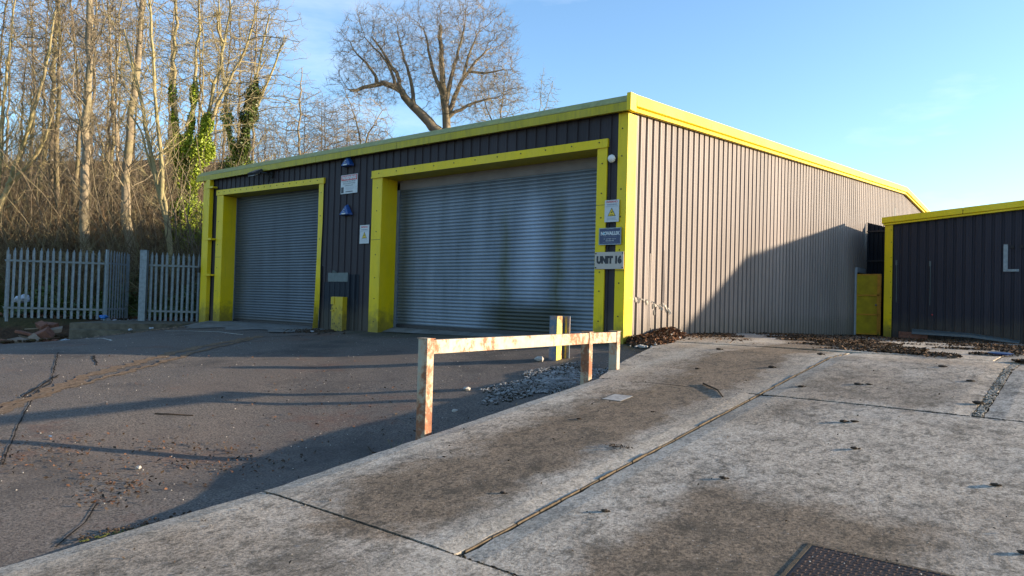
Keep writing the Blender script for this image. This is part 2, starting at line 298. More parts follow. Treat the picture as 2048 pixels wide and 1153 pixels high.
# ================================================================== GROUND
def sstep(v, a, b):
    t = np.clip((v - a) / (b - a), 0, 1); return t*t*(3-2*t)
AC = np.array([(-5.2,1.7,-.12),(-5.2,3.2,-.12),(-6.4,3.5,-.15),(-6.9,4.7,-.08),(-5.3,5.2,-.03),(-6.6,6.4,.15),(-7,9.6,.60),(-5.3,8.2,.42),(-5.3,9.8,.62),(-4.9,11.4,.84),(-6.74,11.36,.80),
 (-13.5,11.36,.70),(-17,11.4,.66),(-21.5,11.36,.60),(-16,4.4,.28),(-12,7.6,.40),(-17.7,7.5,.42),(-20.9,9.8,.46),(-22.1,7.7,.14),(-23.5,6.5,-.02),(-26,4,-.05),(-8.6,2.4,-.04),(-10,4.5,.12),
 (-26,-4,-.3),(-15,-4,-.4),(-5,-4,-.55),(-26,11.9,.6),(-20,1,.05)])
def _U(r2): return np.where(r2 > 1e-12, .5*r2*np.log(np.maximum(r2, 1e-12)), 0)
_n = len(AC); _K = _U(((AC[:,None,:2]-AC[None,:,:2])**2).sum(-1)) + np.eye(_n)*.6; _Pm = np.c_[np.ones(_n), AC[:,:2]]
_W = np.linalg.solve(np.block([[_K, _Pm],[_Pm.T, np.zeros((3,3))]]), np.r_[AC[:,2], 0, 0, 0])
def za(x, y):
    x = np.clip(np.asarray(x, float), -26, -4.9); y = np.clip(np.asarray(y, float), -4, 11.95)
    d = (x[...,None]-AC[:,0])**2 + (y[...,None]-AC[:,1])**2
    return _U(d) @ _W[:_n] + _W[_n] + _W[_n+1]*x + _W[_n+2]*y
def zs(y): return np.interp(y, [-8,1.7,3.2,4.11,5.52,7.88,9.35,10.6,13.5,16.4,26,60], [-.75,-.12,0,.11,.28,.56,.73,.87,.93,.93,.70,.70])
def depth(x, y): return -.635*x + .772*y
def lat(x, y): return .772*x + .635*y
def zt(x, y):
    x = np.asarray(x, float); y = np.asarray(y, float); d = depth(x, y); s = lat(x, y)
    base = np.where(x < -5.05, za(x, y), zs(y)) - .30
    back = sstep(d, 20.9, 22.6) * sstep(-x, 21.0, 22.5)
    hill = sstep(-x, 22.5, 31) * (np.clip(d-25, 0, 60)*.13*(1+1.1*sstep(-s, 4, 18)) + .35*np.sin(x*.7+y*.3)*sstep(d, 26, 32)*.5)
    z = base*(1-back) + (.56 + hill)*back
    rise = sstep(d, 80, 200)*2
    return z + rise
def grid_mesh(name, xs, ys, fz, mat, keep=None, smooth=True):
    X, Y = np.meshgrid(xs, ys); Z = fz(X, Y); n, m = X.shape
    idx = np.arange(n*m).reshape(n, m); F = np.stack([idx[:-1,:-1], idx[:-1,1:], idx[1:,1:], idx[1:,:-1]], -1).reshape(-1, 4)
    if keep is not None:
        cx = (X[:-1,:-1]+X[1:,1:])/2; cy = (Y[:-1,:-1]+Y[1:,1:])/2; F = F[keep(cx, cy).ravel()]
    return np_mesh(name, np.stack([X, Y, Z], -1).reshape(-1, 3), F, mat, smooth=smooth)
gx = np.r_[-900,-500,-250,-150,-110,np.arange(-90,-4,1.),np.arange(-4,40,3.),60,100,200,500,900]
gy = np.r_[-900,-500,-200,-100,-60,np.arange(-40,90,1.),100,130,200,500,900]
tag(grid_mesh('ground', gx, gy, zt, M['earth']), kind='structure')
def asph_n(x, y): return za(x, y) + .012*np.sin(x*1.7+1)*np.sin(y*1.3) + .006*np.sin(x*4.1)*np.sin(y*3.7+2)
def keep_a(x, y):
    kf = (y - 7.7)*(-20.9+22.1) - (x + 22.1)*(9.8-7.7)
    return ((x > -22.0) | (y < 7.2+ (x+22)*.2)) & (y < 11.93) & ((x > -21.6) | (y < 7.9))
tag(grid_mesh('yard_asphalt', np.r_[-60,-40,np.arange(-32,-5.0,.2),-4.99], np.r_[-30,-15,np.arange(-8,11.95,.2),11.93], asph_n, M['asphalt'], keep_a), kind='structure')
# asphalt right up to beneath the slab edge; the ramp slab sits proud of it
def left_edge(y): return np.interp(y, [-8,7.9,9.1,10.6,11.4,13.5,14.45,30], [-5.05,-5.05,-5.4,-5.7,-5.8,-6.5,-6.76,-6.76])
def bay(mb, x0, x1, y0, y1, dz=0.0, follow=False, tilt=0.0):
    g = .012; ys = np.arange(y0+g, y1-g+1e-6, (y1-y0-2*g)/max(2, round((y1-y0)/.16)))
    nx = max(2, round((x1-x0)/.16)); rows = []
    for y in ys:
        a = (left_edge(y) if follow else x0+g); b = x1-g
        jag = .006*math.sin(y*23)+.004*math.sin(y*57)
        rows.append([(a+(b-a)*i/nx + (jag if i in (0, nx) else 0), y, float(zs(y))+dz+.0016*math.sin(3*y+x0)*math.sin(2.3*(a+(b-a)*i/nx)) + (-.010 if i in (0, nx) else 0)) for i in range(nx+1)])
    n0 = len(mb.v)
    for r in rows: mb.v += r
    for j in range(len(rows)-1):
        for i in range(nx): mb.f.append((n0+j*(nx+1)+i, n0+j*(nx+1)+i+1, n0+(j+1)*(nx+1)+i+1, n0+(j+1)*(nx+1)+i))
    ring = [n0+i for i in range(nx+1)] + [n0+j*(nx+1)+nx for j in range(1, len(rows))] + [n0+(len(rows)-1)*(nx+1)+i for i in range(nx-1, -1, -1)] + [n0+j*(nx+1) for j in range(len(rows)-2, 0, -1)]
    b0 = len(mb.v); mb.v += [(mb.v[i][0] - (.04 if (follow or x0 < -5) and abs(mb.v[i][0]-left_edge(mb.v[i][1])) < .03 else 0), mb.v[i][1], mb.v[i][2]-.5) for i in ring]; m = len(ring)
    for q in range(m): mb.f.append((ring[(q+1) % m], ring[q], b0+q, b0+(q+1) % m))
sb = MB()
bay(sb, -5.05, -1.0, -8, 3.17); bay(sb, -1.0, 4.0, -8, 3.17, .004)
bay(sb, -5.05, -2.985, 3.17, 7.95, .001); bay(sb, -2.968, 2.6, 3.17, 7.95, -.004); bay(sb, 2.6, 9, -8, 7.95, 0)
bay(sb, 0, -2.985, 7.95, 11.7, .001, True); bay(sb, -2.968, -.98, 7.95, 11.7, 0); bay(sb, -.90, 4.0, 7.95, 11.7, -.006); bay(sb, 4, 12, 7.95, 11.7)
bay(sb, 0, -1.2, 11.7, 16.6, .012, True); bay(sb, -1.2, 4, 11.7, 16.6, .0); bay(sb, 4, 12, 11.7, 16.6)
bay(sb, 0, -2.2, 16.6, 26.6, .0, True); bay(sb, -2.2, 5, 16.6, 26.6, .01); bay(sb, 5, 16, 16.6, 26.6)
slab = sb.build('concrete_ramp', M['concrete'], smooth=False); tag(slab, kind='structure')
tag(grid_mesh('joint_filling', np.arange(-4.98, 11, .5), np.arange(-7.5, 26.4, .3), lambda X, Y: zs(Y)-.030, M['joint_dirt'], lambda x, y: x > left_edge(y)+.3), kind='structure')
# timber strip in the long joint, rubble strip in the short one
jb = MB(); 
for i in range(34):
    y0 = 3.25+i*.247; 
    if y0 > 11.4: break
    jb.obox((-2.984+random.uniform(-.003,.003), y0+.12, float(zs(y0+.12))-.020+random.uniform(-.010,.000)), (.007,0,0), (0,.118,.014), (0,0,.02))
tag(jb.build('joint_timber', M['timber_joint'], bevel=.003), kind='structure')
jb = MB()
for i in range(900):
    y = random.uniform(8.0, 11.6); jb.rock((-.94+random.uniform(-.04,.04), y, float(zs(y))-.012), random.uniform(.006,.015), (1,1,.5))
tag(jb.build('joint_gravel', M['concrete']), kind='stuff')
# moss and grit packed into the two cross joints
jb = MB()
for i in range(1500):
    x = random.uniform(-5.0, 2.5); y, = random.choice([(3.17,), (7.95,)]); 
    jb.rock((x, y+random.gauss(0,.009), float(zs(y))-.006), random.uniform(.004,.013), (1.3,.8,.6))
tag(jb.build('joint_moss', M['joint_dirt']), kind='stuff')

# kerb plinth under the palisade fence
kb = MB()
front = [(-21.25,11.25),(-20.95,9.9),(-21.3,8.85),(-22.05,7.75)]; back = [(-22.3,12.3),(-23.0,11.4),(-23.5,10.7),(-24.3,9.9)]
nn = 16; Ft = []; Bk = []
for i in range(nn+1):
    t = i/nn*3; a = min(int(t), 2); f = t-a
    Ft.append((front[a][0]*(1-f)+front[a+1][0]*f+random.uniform(-.02,.02), front[a][1]*(1-f)+front[a+1][1]*f, .60+random.uniform(-.012,.012)))
    Bk.append((back[a][0]*(1-f)+back[a+1][0]*f, back[a][1]*(1-f)+back[a+1][1]*f, .60))
kb.strip(Bk, Ft); kb.strip(Ft, [(x+.02, y, z-.16) for x, y, z in Ft]); kb.strip([(x+.02, y, z-.16) for x, y, z in Ft], [(x+.10, y-.04, z-.18) for x, y, z in Ft]); kb.strip([(x+.10, y-.04, z-.18) for x, y, z in Ft], [(x+.13, y-.05, -.4) for x, y, z in Ft])
kb.strip([Ft[-1], Bk[-1]], [(Ft[-1][0], Ft[-1][1], -.4), (Bk[-1][0], Bk[-1][1], -.4)])
tag(kb.build('kerb', M['kerb_concrete']), kind='structure')
# concrete apron before the small door, worn painted line, trench seam and cracks
def drape(name, pts, w, mat, lift=.006, jag=.25, z=za, kind='structure'):
    mb = MB(); P = []
    for (x0, y0), (x1, y1) in zip(pts, pts[1:]):
        n = max(2, int(math.hypot(x1-x0, y1-y0)/.1)); P += [(x0+(x1-x0)*i/n, y0+(y1-y0)*i/n) for i in range(n)]
    P.append(pts[-1]); A = []; B = []
    ph = random.random()*9
    for i, (x, y) in enumerate(P):
        q = P[min(i+1, len(P)-1)]; r = P[max(i-1, 0)]; t = Vector((q[0]-r[0], q[1]-r[1])).normalized(); nrm = Vector((-t.y, t.x))
        o = (math.sin(i*.7+ph)+math.sin(i*1.9+ph*2))*w*jag*.5; h = w/2*(1+random.uniform(-jag, jag))
        for L, sgn in ((A, 1), (B, -1)):
            px, py = x+nrm.x*(h*sgn+o), y+nrm.y*(h*sgn+o); L.append((px, py, float(z(px, py))+lift+.012*math.sin(px*1.7+1)*math.sin(py*1.3)+.006*math.sin(px*4.1)*math.sin(py*3.7+2)))
    mb.strip(A, B); return tag(mb.build(name, mat), kind=kind)
simple('seam_tan', (.20, .135, .085), .95, 0, .5, 20, .1); simple('crack_dark', (.022, .019, .016), .95, 0, .3, 30, .1)
drape('worn_seam', [(-9.4,2.2),(-10.6,3.2),(-12.0,4.5),(-13.2,6.0),(-14.5,7.9),(-15.3,9.4)], .22, M['seam_tan'], jag=.35)
drape('worn_seam', [(-9.9,2.1),(-10.9,3.5),(-11.9,5.0),(-13.4,6.9),(-14.9,9.0)], .10, M['seam_tan'], .010, .6)
drape('crack', [(-13.0,5.0),(-14.2,5.4)], .03, M['crack_dark'], jag=.6); drape('crack', [(-12.3,4.2),(-10.9,3.3)], .03, M['crack_dark'], .011, .6)
drape('crack', [(-11.3,3.6),(-9.3,2.8),(-7.7,2.2)], .014, M['crack_dark'], jag=.5); drape('crack', [(-5.15,1.78),(-5.55,2.1),(-6.0,2.35)], .012, M['crack_dark'], jag=.3)
drape('crack', [(-15.2,9.2),(-14.3,10.2),(-14.6,11.0)], .04, M['crack_dark'], jag=.8); drape('crack', [(-15.3,5.2),(-11.7,3.9),(-10.4,3.05)], .02, M['crack_dark'], jag=.6)
drape('painted_line', [(-19.9,9.35),(-17.6,9.6),(-15.95,9.35)], .06, M['line_paint'], jag=.25); drape('painted_line', [(-20.0,7.4),(-18.4,7.2),(-17.2,6.9)], .05, M['line_paint'], jag=.4)
ap = MB(); A = []; B = []
for i in range(25):
    x = -21.2+i*(5.8/24); A.append((x, 11.8, .70)); y = 10.1+.25*math.sin(i*.8)+i*.012; B.append((x, y, float(za(x, y))+.016))
ap.strip(A, [(x, 11.3, .685) for x, y, z in A]); ap.strip([(x, 11.3, .685) for x, y, z in A], B); tag(ap.build('concrete_apron', M['apron']), kind='structure')
ap = MB(); A = [(-13.4+i*.25, 11.85, .83-.0) for i in range(25)]; B = [(x, 11.45, float(za(x, 11.45))+.012) for x, y, z in A]; ap.strip(A, B); tag(ap.build('door_sill', M['apron']), kind='structure')

# ================================================================== CORRUGATED WALL HELPER
PITCH = .25; PROF = [(0,0),(.052,0),(.056,.004),(.064,.004),(.068,0),(.100,0),(.104,.004),(.112,.004),(.116,0),(.160,0),(.170,.042),(.236,.042),(.25,0)]
def corr(mb, axis, a0, a1, plane, inward, zb, zt_, phase=0.0, pitch=PITCH, depthf=1.0):
    """corrugated sheet: runs along axis (0 = x, 1 = y); inward = sign of the direction into the building"""
    us = {a0, a1}; k0 = math.floor((a0-phase)/pitch)
    k1 = math.ceil((a1-phase)/pitch)
    for kk in range(k0, k1+1):
        for u, _ in PROF: 
            q = phase+kk*pitch+u*pitch/.25
            if a0 < q < a1: us.add(round(q, 5))
    us = sorted(us); off = lambda u: float(np.interp((((u-phase) % pitch)+1e-7)*.25/pitch, [p[0] for p in PROF], [p[1] for p in PROF]))
    f = lambda g, u: g(u) if callable(g) else g
    A = []; B = []
    for u in us:
        o = plane + inward*off(u)*depthf
        A.append((u, o, f(zb, u)) if axis == 0 else (o, u, f(zb, u))); B.append((u, o, f(zt_, u)) if axis == 0 else (o, u, f(zt_, u)))
    mb.strip(A, B)

# ================================================================== MAIN WAREHOUSE
YF = 11.356; XG = -6.744
wh = empty('warehouse', (-14, 30, .6), 'long steel-clad warehouse with yellow trims, two roller doors and a brown ribbed gable wall', 'warehouse')
rake = lambda y: float(np.interp(y, [11.1, 33.9, 56.6], [5.27, 6.78, 4.9]))
f = MB()
corr(f, 0, -21.6, -21.0, YF, 1, .45, 5.03, 0, .25, .55); corr(f, 0, -21.0, -15.69, YF, 1, 4.5, 5.03, 0, .25, .55)
corr(f, 0, -15.69, -13.72, YF, 1, .5, 5.03, .04, .25, .55); corr(f, 0, -13.72, -7.16, YF, 1, 4.42, 5.03, 0, .25, .55); corr(f, 0, -7.16, -6.8, YF, 1, .6, 5.03, 0, .25, .55)
f.build('front_wall', M['cladding_front'], wh)
f = MB(); top = lambda y: rake(y)-.24
corr(f, 1, 11.5, 26.78, XG, -1, .5, top, .10); corr(f, 1, 26.78, 27.78, XG, -1, 2.97, top, .10); corr(f, 1, 27.78, 56, XG, -1, .5, top, .10)
GW = f.build('gable_wall', M['cladding_side'], wh)
f = MB(); f.box(-21.85, -21.8, 11.4, 56, .3, 5.0); f.box(-21.8, -6.8, 55.95, 56, .3, 4.9)
f.add([(-21.85,11.4,5.0),(-21.85,56,4.9),(-21.85,33.9,6.75)], [(0,1,2)]); f.build('back_wall', M['cladding_front'], wh)
f = MB(); f.strip([(-21.95,11.35,5.26),(-6.70,11.35,5.26)], [(-21.95,33.9,6.72),(-6.70,33.9,6.72)]); f.strip([(-21.95,33.9,6.72),(-6.70,33.9,6.72)], [(-21.95,56.4,4.85),(-6.70,56.4,4.85)])
f.build('roof', M['roof_grey'], wh)
f = MB(); f.box(-21.5,-6.9,11.95,12.0,.3,5.0); f.build('inner_lining', M['void'], wh)
# eaves gutter: yellow face below, algae covered sloping top
gt = MB(); x = -22.1
while x < -6.62:
    x2 = min(x+3.1, -6.62); dy = random.uniform(-.004,.004)
    gt.extrude([(0,11.33,5.0),(0,11.205+dy,4.985),(0,11.195+dy,5.135),(0,11.215,5.14),(0,11.34,5.14)], (x+.004,0,0), (x2-.004,0,0)); x = x2
g = gt.build('gutter', M['gutter_yellow'], wh)
gt = MB(); x = -22.1
while x < -6.62:
    x2 = min(x+3.1, -6.62); gt.extrude([(0,11.205,5.145),(0,11.21,5.165),(0,11.37,5.305),(0,11.95,5.345),(0,11.95,5.31),(0,11.37,5.27)], (x+.003,0,0), (x2-.003,0,0)); x = x2
gt.build('eaves_flashing', M['gutter_algae'], g)
gt = MB(); gt.box(-6.675,-6.59,11.185,11.40,4.975,5.295); gt.build('end_cap', M['yellow_bright'], g, bevel=.01)
# verge trim up the gable: fascia sections with lap seams and a stepped drip below
vg = MB(); sm = MB(); ys = [11.41,14.55,17.45,20.45,23.4,26.4,29.4,32.0,33.9,36.4,39.4,42.4,45.4,48.4,51.4,54.4,56.5]
for a, b in zip(ys, ys[1:]):
    vg.add([(xx, yy, rake(yy)+zz) for yy in (a, b-.012) for xx, zz in ((-6.74,.015),(-6.60,.0),(-6.585,-.20),(-6.64,-.215),(-6.74,-.21))], [(0,1,6,5),(1,2,7,6),(2,3,8,7),(3,4,9,8),(0,4,3,2,1),(5,6,7,8,9)])
    if b < 33: sm.add([(-6.60,b-.012,rake(b)+.004),(-6.60,b,rake(b)+.004),(-6.588,b+random.uniform(-.004,.004),rake(b)-.2),(-6.588,b-.012,rake(b)-.2)], [(0,1,2,3)])
VT = vg.build('verge_trim', M['yellow_bright'], wh); inlay(VT, sm, M['black'])
lw = MB(); lw.add([(xx, yy, rake(yy)+zz) for yy in (11.42, 33.9, 56.5) for xx, zz in ((-6.64,-.222),(-6.63,-.29),(-6.70,-.295),(-6.74,-.23))], [(0,1,5,4),(1,2,6,5),(2,3,7,6),(4,5,9,8),(5,6,10,9),(6,7,11,10)])
lw.build('drip_trim', M['yellow_bright'], wh)
# corner trim (front return and gable return)
c = MB(); c.box(-6.915,-6.712,11.325,11.352,.62,4.985); c.build('corner_trim', M['yellow_trim'], wh)
c = MB(); c.box(-6.735,-6.710,11.353,11.63,.62,4.97); c.build('corner_trim', M['yellow_bright'], wh)
c = MB(); c.box(-21.83,-21.52,11.30,11.352,.40,4.99); c.box(-21.83,-21.80,11.352,11.6,.4,4.99); c.build('corner_trim', M['yellow_trim'], wh)
dp = MB(); dp.box(-21.50,-21.27,11.20,11.33,.55,5.0); d_ = dp.build('downpipe', M['yellow_trim'], wh, bevel=.012)
for z in (4.72, 3.14, 2.05):
    b = MB(); b.box(-21.52,-21.06,11.182,11.20,z,z+.06); b.box(-21.27,-21.06,11.20,11.34,z+.005,z+.055); b.build('bracket', M['yellow_trim'], d_)
b = MB(); b.tube([(-21.86,11.28,4.2),(-21.88,11.28,2.3)], .012, 6); b.box(-21.93,-21.83,11.24,11.30,2.15,2.32); b.build('cable_conduit', M['dark_metal'], wh)
def screws(parent, pts):
    s_ = MB()
    for (x, y, z) in pts: s_.box(x-.011,x+.011,y-.004,y+.004,z-.011,z+.011)
    inlay(parent, s_, M['black'])
# door surrounds
b = MB(); b.box(-13.75,-13.42,11.322,11.352,.66,4.392); b.build('side_trim', M['yellow_trim'], wh)
b = MB(); b.box(-13.42,-13.395,11.324,11.83,.66,4.39); b.build('jamb', M['yellow_trim'], wh)
b = MB(); b.box(-7.35,-7.14,11.318,11.350,.80,4.392); b.box(-7.35,-7.325,11.352,11.83,.8,4.39); b.build('side_trim', M['yellow_trim'], wh)
b = MB(); b.add([(-13.77,11.30,4.395),(-7.125,11.30,4.395),(-7.125,11.30,4.55),(-13.77,11.30,4.57),(-13.77,11.354,4.395),(-7.125,11.354,4.395),(-7.125,11.354,4.55),(-13.77,11.354,4.57)], [(0,1,2,3),(1,5,6,2),(3,2,6,7),(0,3,7,4),(0,4,5,1)])
b.box(-13.77,-7.125,11.288,11.299,4.385,4.425); b.build('header_trim', M['yellow_trim'], wh)
b = MB(); b.add([(-13.395,11.30,4.385),(-7.35,11.30,4.385),(-7.35,11.84,4.36),(-13.395,11.84,4.36)], [(0,1,2,3)]); b.build('soffit', M['gutter_yellow'], wh)
b = MB(); b.box(-13.395,-7.35,11.80,11.815,4.14,4.36); b.build('soffit_board', M['soffit_tan'], wh)
b = MB(); b.box(-21.03,-20.68,11.322,11.352,.60,4.50); b.build('side_trim', M['yellow_trim'], wh)
b = MB(); b.box(-20.68,-20.655,11.324,11.78,.60,4.47); b.build('jamb', M['yellow_trim'], wh)
b = MB(); b.add([(-21.05,11.30,4.50),(-15.67,11.30,4.435),(-15.67,11.30,4.58),(-21.05,11.30,4.66),(-21.05,11.354,4.50),(-15.67,11.354,4.435),(-15.67,11.354,4.58),(-21.05,11.354,4.66)], [(0,1,2,3),(1,5,6,2),(3,2,6,7),(0,3,7,4),(0,4,5,1)])
b.build('header_trim', M['yellow_trim'], wh)
b = MB(); b.add([(-20.66,11.30,4.49),(-15.9,11.30,4.43),(-15.9,11.80,4.42),(-20.66,11.80,4.47)], [(0,1,2,3)]); b.build('soffit', M['gutter_yellow'], wh)
# right trim of the small door, kicked inward at the bottom
L = [(-15.90,4.44),(-15.90,3.4),(-15.915,2.5),(-15.94,2.0),(-15.965,1.4),(-16.0,.9),(-16.03,.66)]; Rr = [(-15.69,4.44),(-15.69,3.4),(-15.72,2.5),(-15.78,2.0),(-15.86,1.4),(-15.955,.9),(-16.0,.66)]
b = MB(); b.strip([(x,11.325+.03*(4.4-z)/3.7,z) for x, z in L], [(x,11.32+.10*max(0,2.5-z),z) for x, z in Rr]); b.build('bent_side_trim', M['yellow_trim'], wh)['label'] = 'bent yellow trim kicked in at the foot'
b = MB(); b.box(-15.93,-15.70,11.48,11.52,.4,4.42); b.build('inner_lining', M['void'], wh)
b = MB(); b.strip([(-15.68,11.40,2.3),(-15.74,11.38,1.5),(-15.82,11.40,.66)], [(-15.66,11.33,2.3),(-15.66,11.31,1.5),(-15.70,11.30,.62)]); b.build('bent_flashing', M['cladding_dark'], wh)
HT = [o for o in wh.children if o.name.startswith('header_trim')][0]
screws(HT, [(-13.56,11.318,z) for z in (.95,1.5,2.0,2.55,3.1,3.6,4.15)] + [(-7.24,11.314,z) for z in (1.2,1.75,2.1,3.1,3.55,4.1)] + [(-6.83,11.321,z) for z in (1.3,1.9,2.5,3.1,3.6,4.2,4.7)] + [(x,11.296,4.49) for x in np.arange(-13.5,-7.2,.62)] + [(x,11.296,4.59-.012*(x+21)) for x in np.arange(-20.9,-15.8,.31)] + [(-20.9,11.318,z) for z in (.95,1.6,2.3,3.0,3.7)] + [(-15.79,11.318,z) for z in (3.0,3.6,4.2)])
b = MB()
for (x, z, w) in ((-13.735,2.905,.34),(-21.02,2.62,.33),(-7.35,3.33,.21),(-6.913,2.12,.2)): b.box(x,x+w-.01,11.3165,11.3175,z,z+.008)
inlay(HT, b, M['black'])
# roller doors: real slat profile
def shutter(x0, x1, y, z0, z1, mat, pitch=.076):
    mb = MB(); pr = []; z = z0
    while z < z1: pr += [(y+.012, z), (y-.002, z+.010), (y-.010, z+.030), (y-.010, z+.046), (y-.001, z+.066), (y+.012, z+.072)]; z += pitch
    mb.strip([(x0, a, q) for a, q in pr], [(x1, a, q) for a, q in pr]); return mb.build('door_curtain', mat, None)
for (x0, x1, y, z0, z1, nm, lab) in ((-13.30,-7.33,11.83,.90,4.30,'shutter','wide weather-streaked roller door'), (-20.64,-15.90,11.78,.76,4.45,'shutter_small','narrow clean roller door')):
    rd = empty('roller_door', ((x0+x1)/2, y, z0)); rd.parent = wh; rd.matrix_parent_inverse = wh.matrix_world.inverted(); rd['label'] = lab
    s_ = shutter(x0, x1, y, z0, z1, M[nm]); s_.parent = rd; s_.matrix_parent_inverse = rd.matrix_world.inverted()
    b = MB(); b.box(x0-.09, x0, y-.03, y+.04, z0-.08, z1+.02); b.build('guide_rail', M['galv_dark'], rd)
    b = MB(); b.box(x0, x1, y-.022, y+.02, z0-.075, z0+.004); b.build('bottom_rail', M['dark_metal'], rd)
# patches beside the yellow box
b = MB(); b.box(-15.40,-14.60,11.335,11.35,1.90,2.125); b.add([(-15.24,11.33,2.12),(-15.0,11.31,2.13),(-15.17,11.30,2.20)], [(0,1,2)]); b.build('patch_plate', M['patch_grey'], wh)
b = MB(); corr(b, 0, -14.60, -14.17, YF-.012, -1, .64, 2.08, 0, .21, .9); b.build('patch_sheet', M['cladding_dark'], wh)
b = MB(); corr(b, 0, -15.55, -14.60, YF-.006, -1, .62, 1.89, 0, .21, .3); b.build('patch_sheet', M['cladding_dark'], wh)
# torn and creased cladding low on the gable near the corner
tn = MB()
for i in range(16):
    y = 11.42+i*.108; z = 1.70-.15*(y-11.4)/1.6*1.3+random.uniform(-.03,.03); 
    h = random.uniform(.03,.11)*(1.5 if i > 9 else 1); w = random.uniform(.03,.07); o = random.uniform(.01,.06)
    tn.add([(XG+.006,y,z),(XG+.006,y+w,z+random.uniform(-.02,.02)),(XG+.02+o,y+w*.8,z-h*.7),(XG+.01+o*.6,y+random.uniform(-.02,.02),z-h)], [(0,1,2,3)])
inlay(GW, tn, M['torn_metal'])
tn = MB()
for y, z0, z1, w in ((12.30,.95,2.5,.06),(12.85,1.55,2.6,.04),(12.32,1.0,1.6,.08)):
    tn.add([(XG+.004,y-w,z0),(XG+.035,y,z0+.1),(XG+.004,y+w,z0),(XG+.004,y-w*.3,z1),(XG+.012,y,z1),(XG+.004,y+w*.3,z1)], [(0,1,4,3),(1,2,5,4)])
inlay(GW, tn, M['cladding_side'])
tn = MB()
for y, z in ((11.90,1.6),(12.2,1.58),(12.45,1.5),(12.5,1.38),(12.75,1.5),(13.0,1.45)): tn.obox((XG+.008,y,z), (.002,0,0), (0,.03,.01), (0,-.012,.045))
inlay(GW, tn, M['black'])
b = MB(); b.box(XG-.02,XG+.004,32.3,32.6,5.2,5.75); b.build('vent_slot', M['black'], wh)
# side doorway and its yellow leaf standing open at right angles
dw = empty('side_doorway', (XG, 27.2, .7)); dw.parent = wh; dw.matrix_parent_inverse = wh.matrix_world.inverted()
b = MB(); b.box(XG-.03,XG+.05,26.66,26.78,.68,2.98); b.box(XG-.03,XG+.06,26.70,27.80,2.86,3.03); b.box(XG-.03,XG+.04,27.78,27.86,.68,2.98); b.build('frame', M['white_frame'], dw)
b = MB(); b.box(XG-.3,XG-.25,26.5,28,.5,3.1); b.build('dark_interior', M['void'], dw)
dl = empty('door_leaf', (XG+.02, 26.73, .76)); dl.parent = dw; dl.matrix_parent_inverse = dw.matrix_world.inverted()
b = MB(); b.box(-6.70,-5.94,26.72,26.755,.76,2.79); b.build('panel', M['door_olive'], dl)
b = MB()
for q in ((-6.72,-5.93,26.705,26.76,2.755,2.80),(-6.72,-5.93,26.705,26.76,.745,.79),(-6.045,-5.925,26.69,26.765,.745,2.80),(-6.72,-6.69,26.705,26.76,.745,2.8),(-6.70,-5.98,26.69,26.72,2.05,2.10),(-6.70,-5.98,26.69,26.72,1.40,1.45)): b.box(*q)
b.build('leaf_frame', M['door_ochre'], dl)
b = MB(); b.tube([(-6.06,26.70,1.75),(-6.06,26.65,1.75)], .014, 8); b.tube([(-6.06,26.65,1.75),(-6.06,26.62,1.75)], .032, 10); b.build('knob', M['galvanised'], dl, smooth=True)

# ================================================================== RIGHT BUILDING
YR = 26.11
rb = empty('workshop', (0, 30, .7), 'low dark-clad workshop with yellow roof trim standing right of the warehouse', 'workshop')
rk = lambda x: float(np.interp(x, [-5.9, 5.0, 10.3], [4.585, 5.49, 4.62]))
b = MB(); corr(b, 0, -5.5, 10.0, YR, 1, .4, lambda x: rk(x)-.2, .06); b.build('front_wall', M['cladding_far'], rb)
b = MB(); corr(b, 1, YR, 50, -5.66, 1, .4, 4.4, .06); corr(b, 1, YR, 50, 10.0, -1, .4, 4.5); b.box(-5.6,10,49.9,50,.4,4.5); b.build('side_wall', M['cladding_far'], rb)
b = MB(); b.strip([(-5.75,26.0,4.56),(-5.75,50.2,4.56)], [(5,26.0,5.46),(5,50.2,5.46)]); b.strip([(5,26.0,5.46),(5,50.2,5.46)], [(10.25,26,4.6),(10.25,50.2,4.6)]); b.build('roof', M['roof_grey'], rb)
b = MB()
for a, c2 in ((-5.78,-3.52),(-3.505,-.5),(-.485,2.4),(2.415,5.0),(5.0,10.3)):
    b.add([(xx, yy, rk(xx)+zz) for xx in (a, c2) for yy, zz in ((26.1,.02),(25.97,.015),(25.955,-.17),(26.0,-.185),(26.1,-.18))], [(0,1,6,5),(1,2,7,6),(2,3,8,7),(3,4,9,8),(0,4,3,2,1),(5,6,7,8,9)])
b.build('verge_trim', M['yellow_bright'], rb)
b = MB(); b.add([(xx, yy, rk(xx)+zz) for xx in (-5.75,5.0,10.25) for yy, zz in ((26.1,-.19),(26.0,-.19),(25.99,-.245),(26.1,-.25))], [(0,1,5,4),(1,2,6,5),(2,3,7,6),(4,5,9,8),(5,6,10,9),(6,7,11,10)]); b.build('drip_trim', M['yellow_bright'], rb)
b = MB(); b.box(-5.70,-5.47,26.045,26.105,.62,4.36); b.box(-5.70,-5.67,26.105,26.4,.62,4.4); ct_ = b.build('corner_trim', M['yellow_trim'], rb, bevel=.006)
screws(ct_, [(-5.50,26.042,z) for z in (1.0,1.5,2.0,2.5,3.0,3.3,3.8,4.2)] + [(-5.52,26.042,2.85),(-3.51,25.952,4.7),(-3.51,25.952,4.62)])
for x, z0, z1 in ((-5.345,1.85,3.22),(-4.385,1.77,3.17)):
    b = MB(); b.tube([(x,26.09,z0),(x,26.09,z1)], .010, 6); b.box(x-.035,x+.015,26.08,26.1,z1-.16,z1); b.build('conduit', M['patch_grey'], rb)
b = MB(); b.box(-2.47,-2.36,26.085,26.103,2.83,3.64); b.box(-2.36,-2.08,26.085,26.103,2.83,2.90); b.build('angle_strip', M['galvanised'], rb)
b = MB()
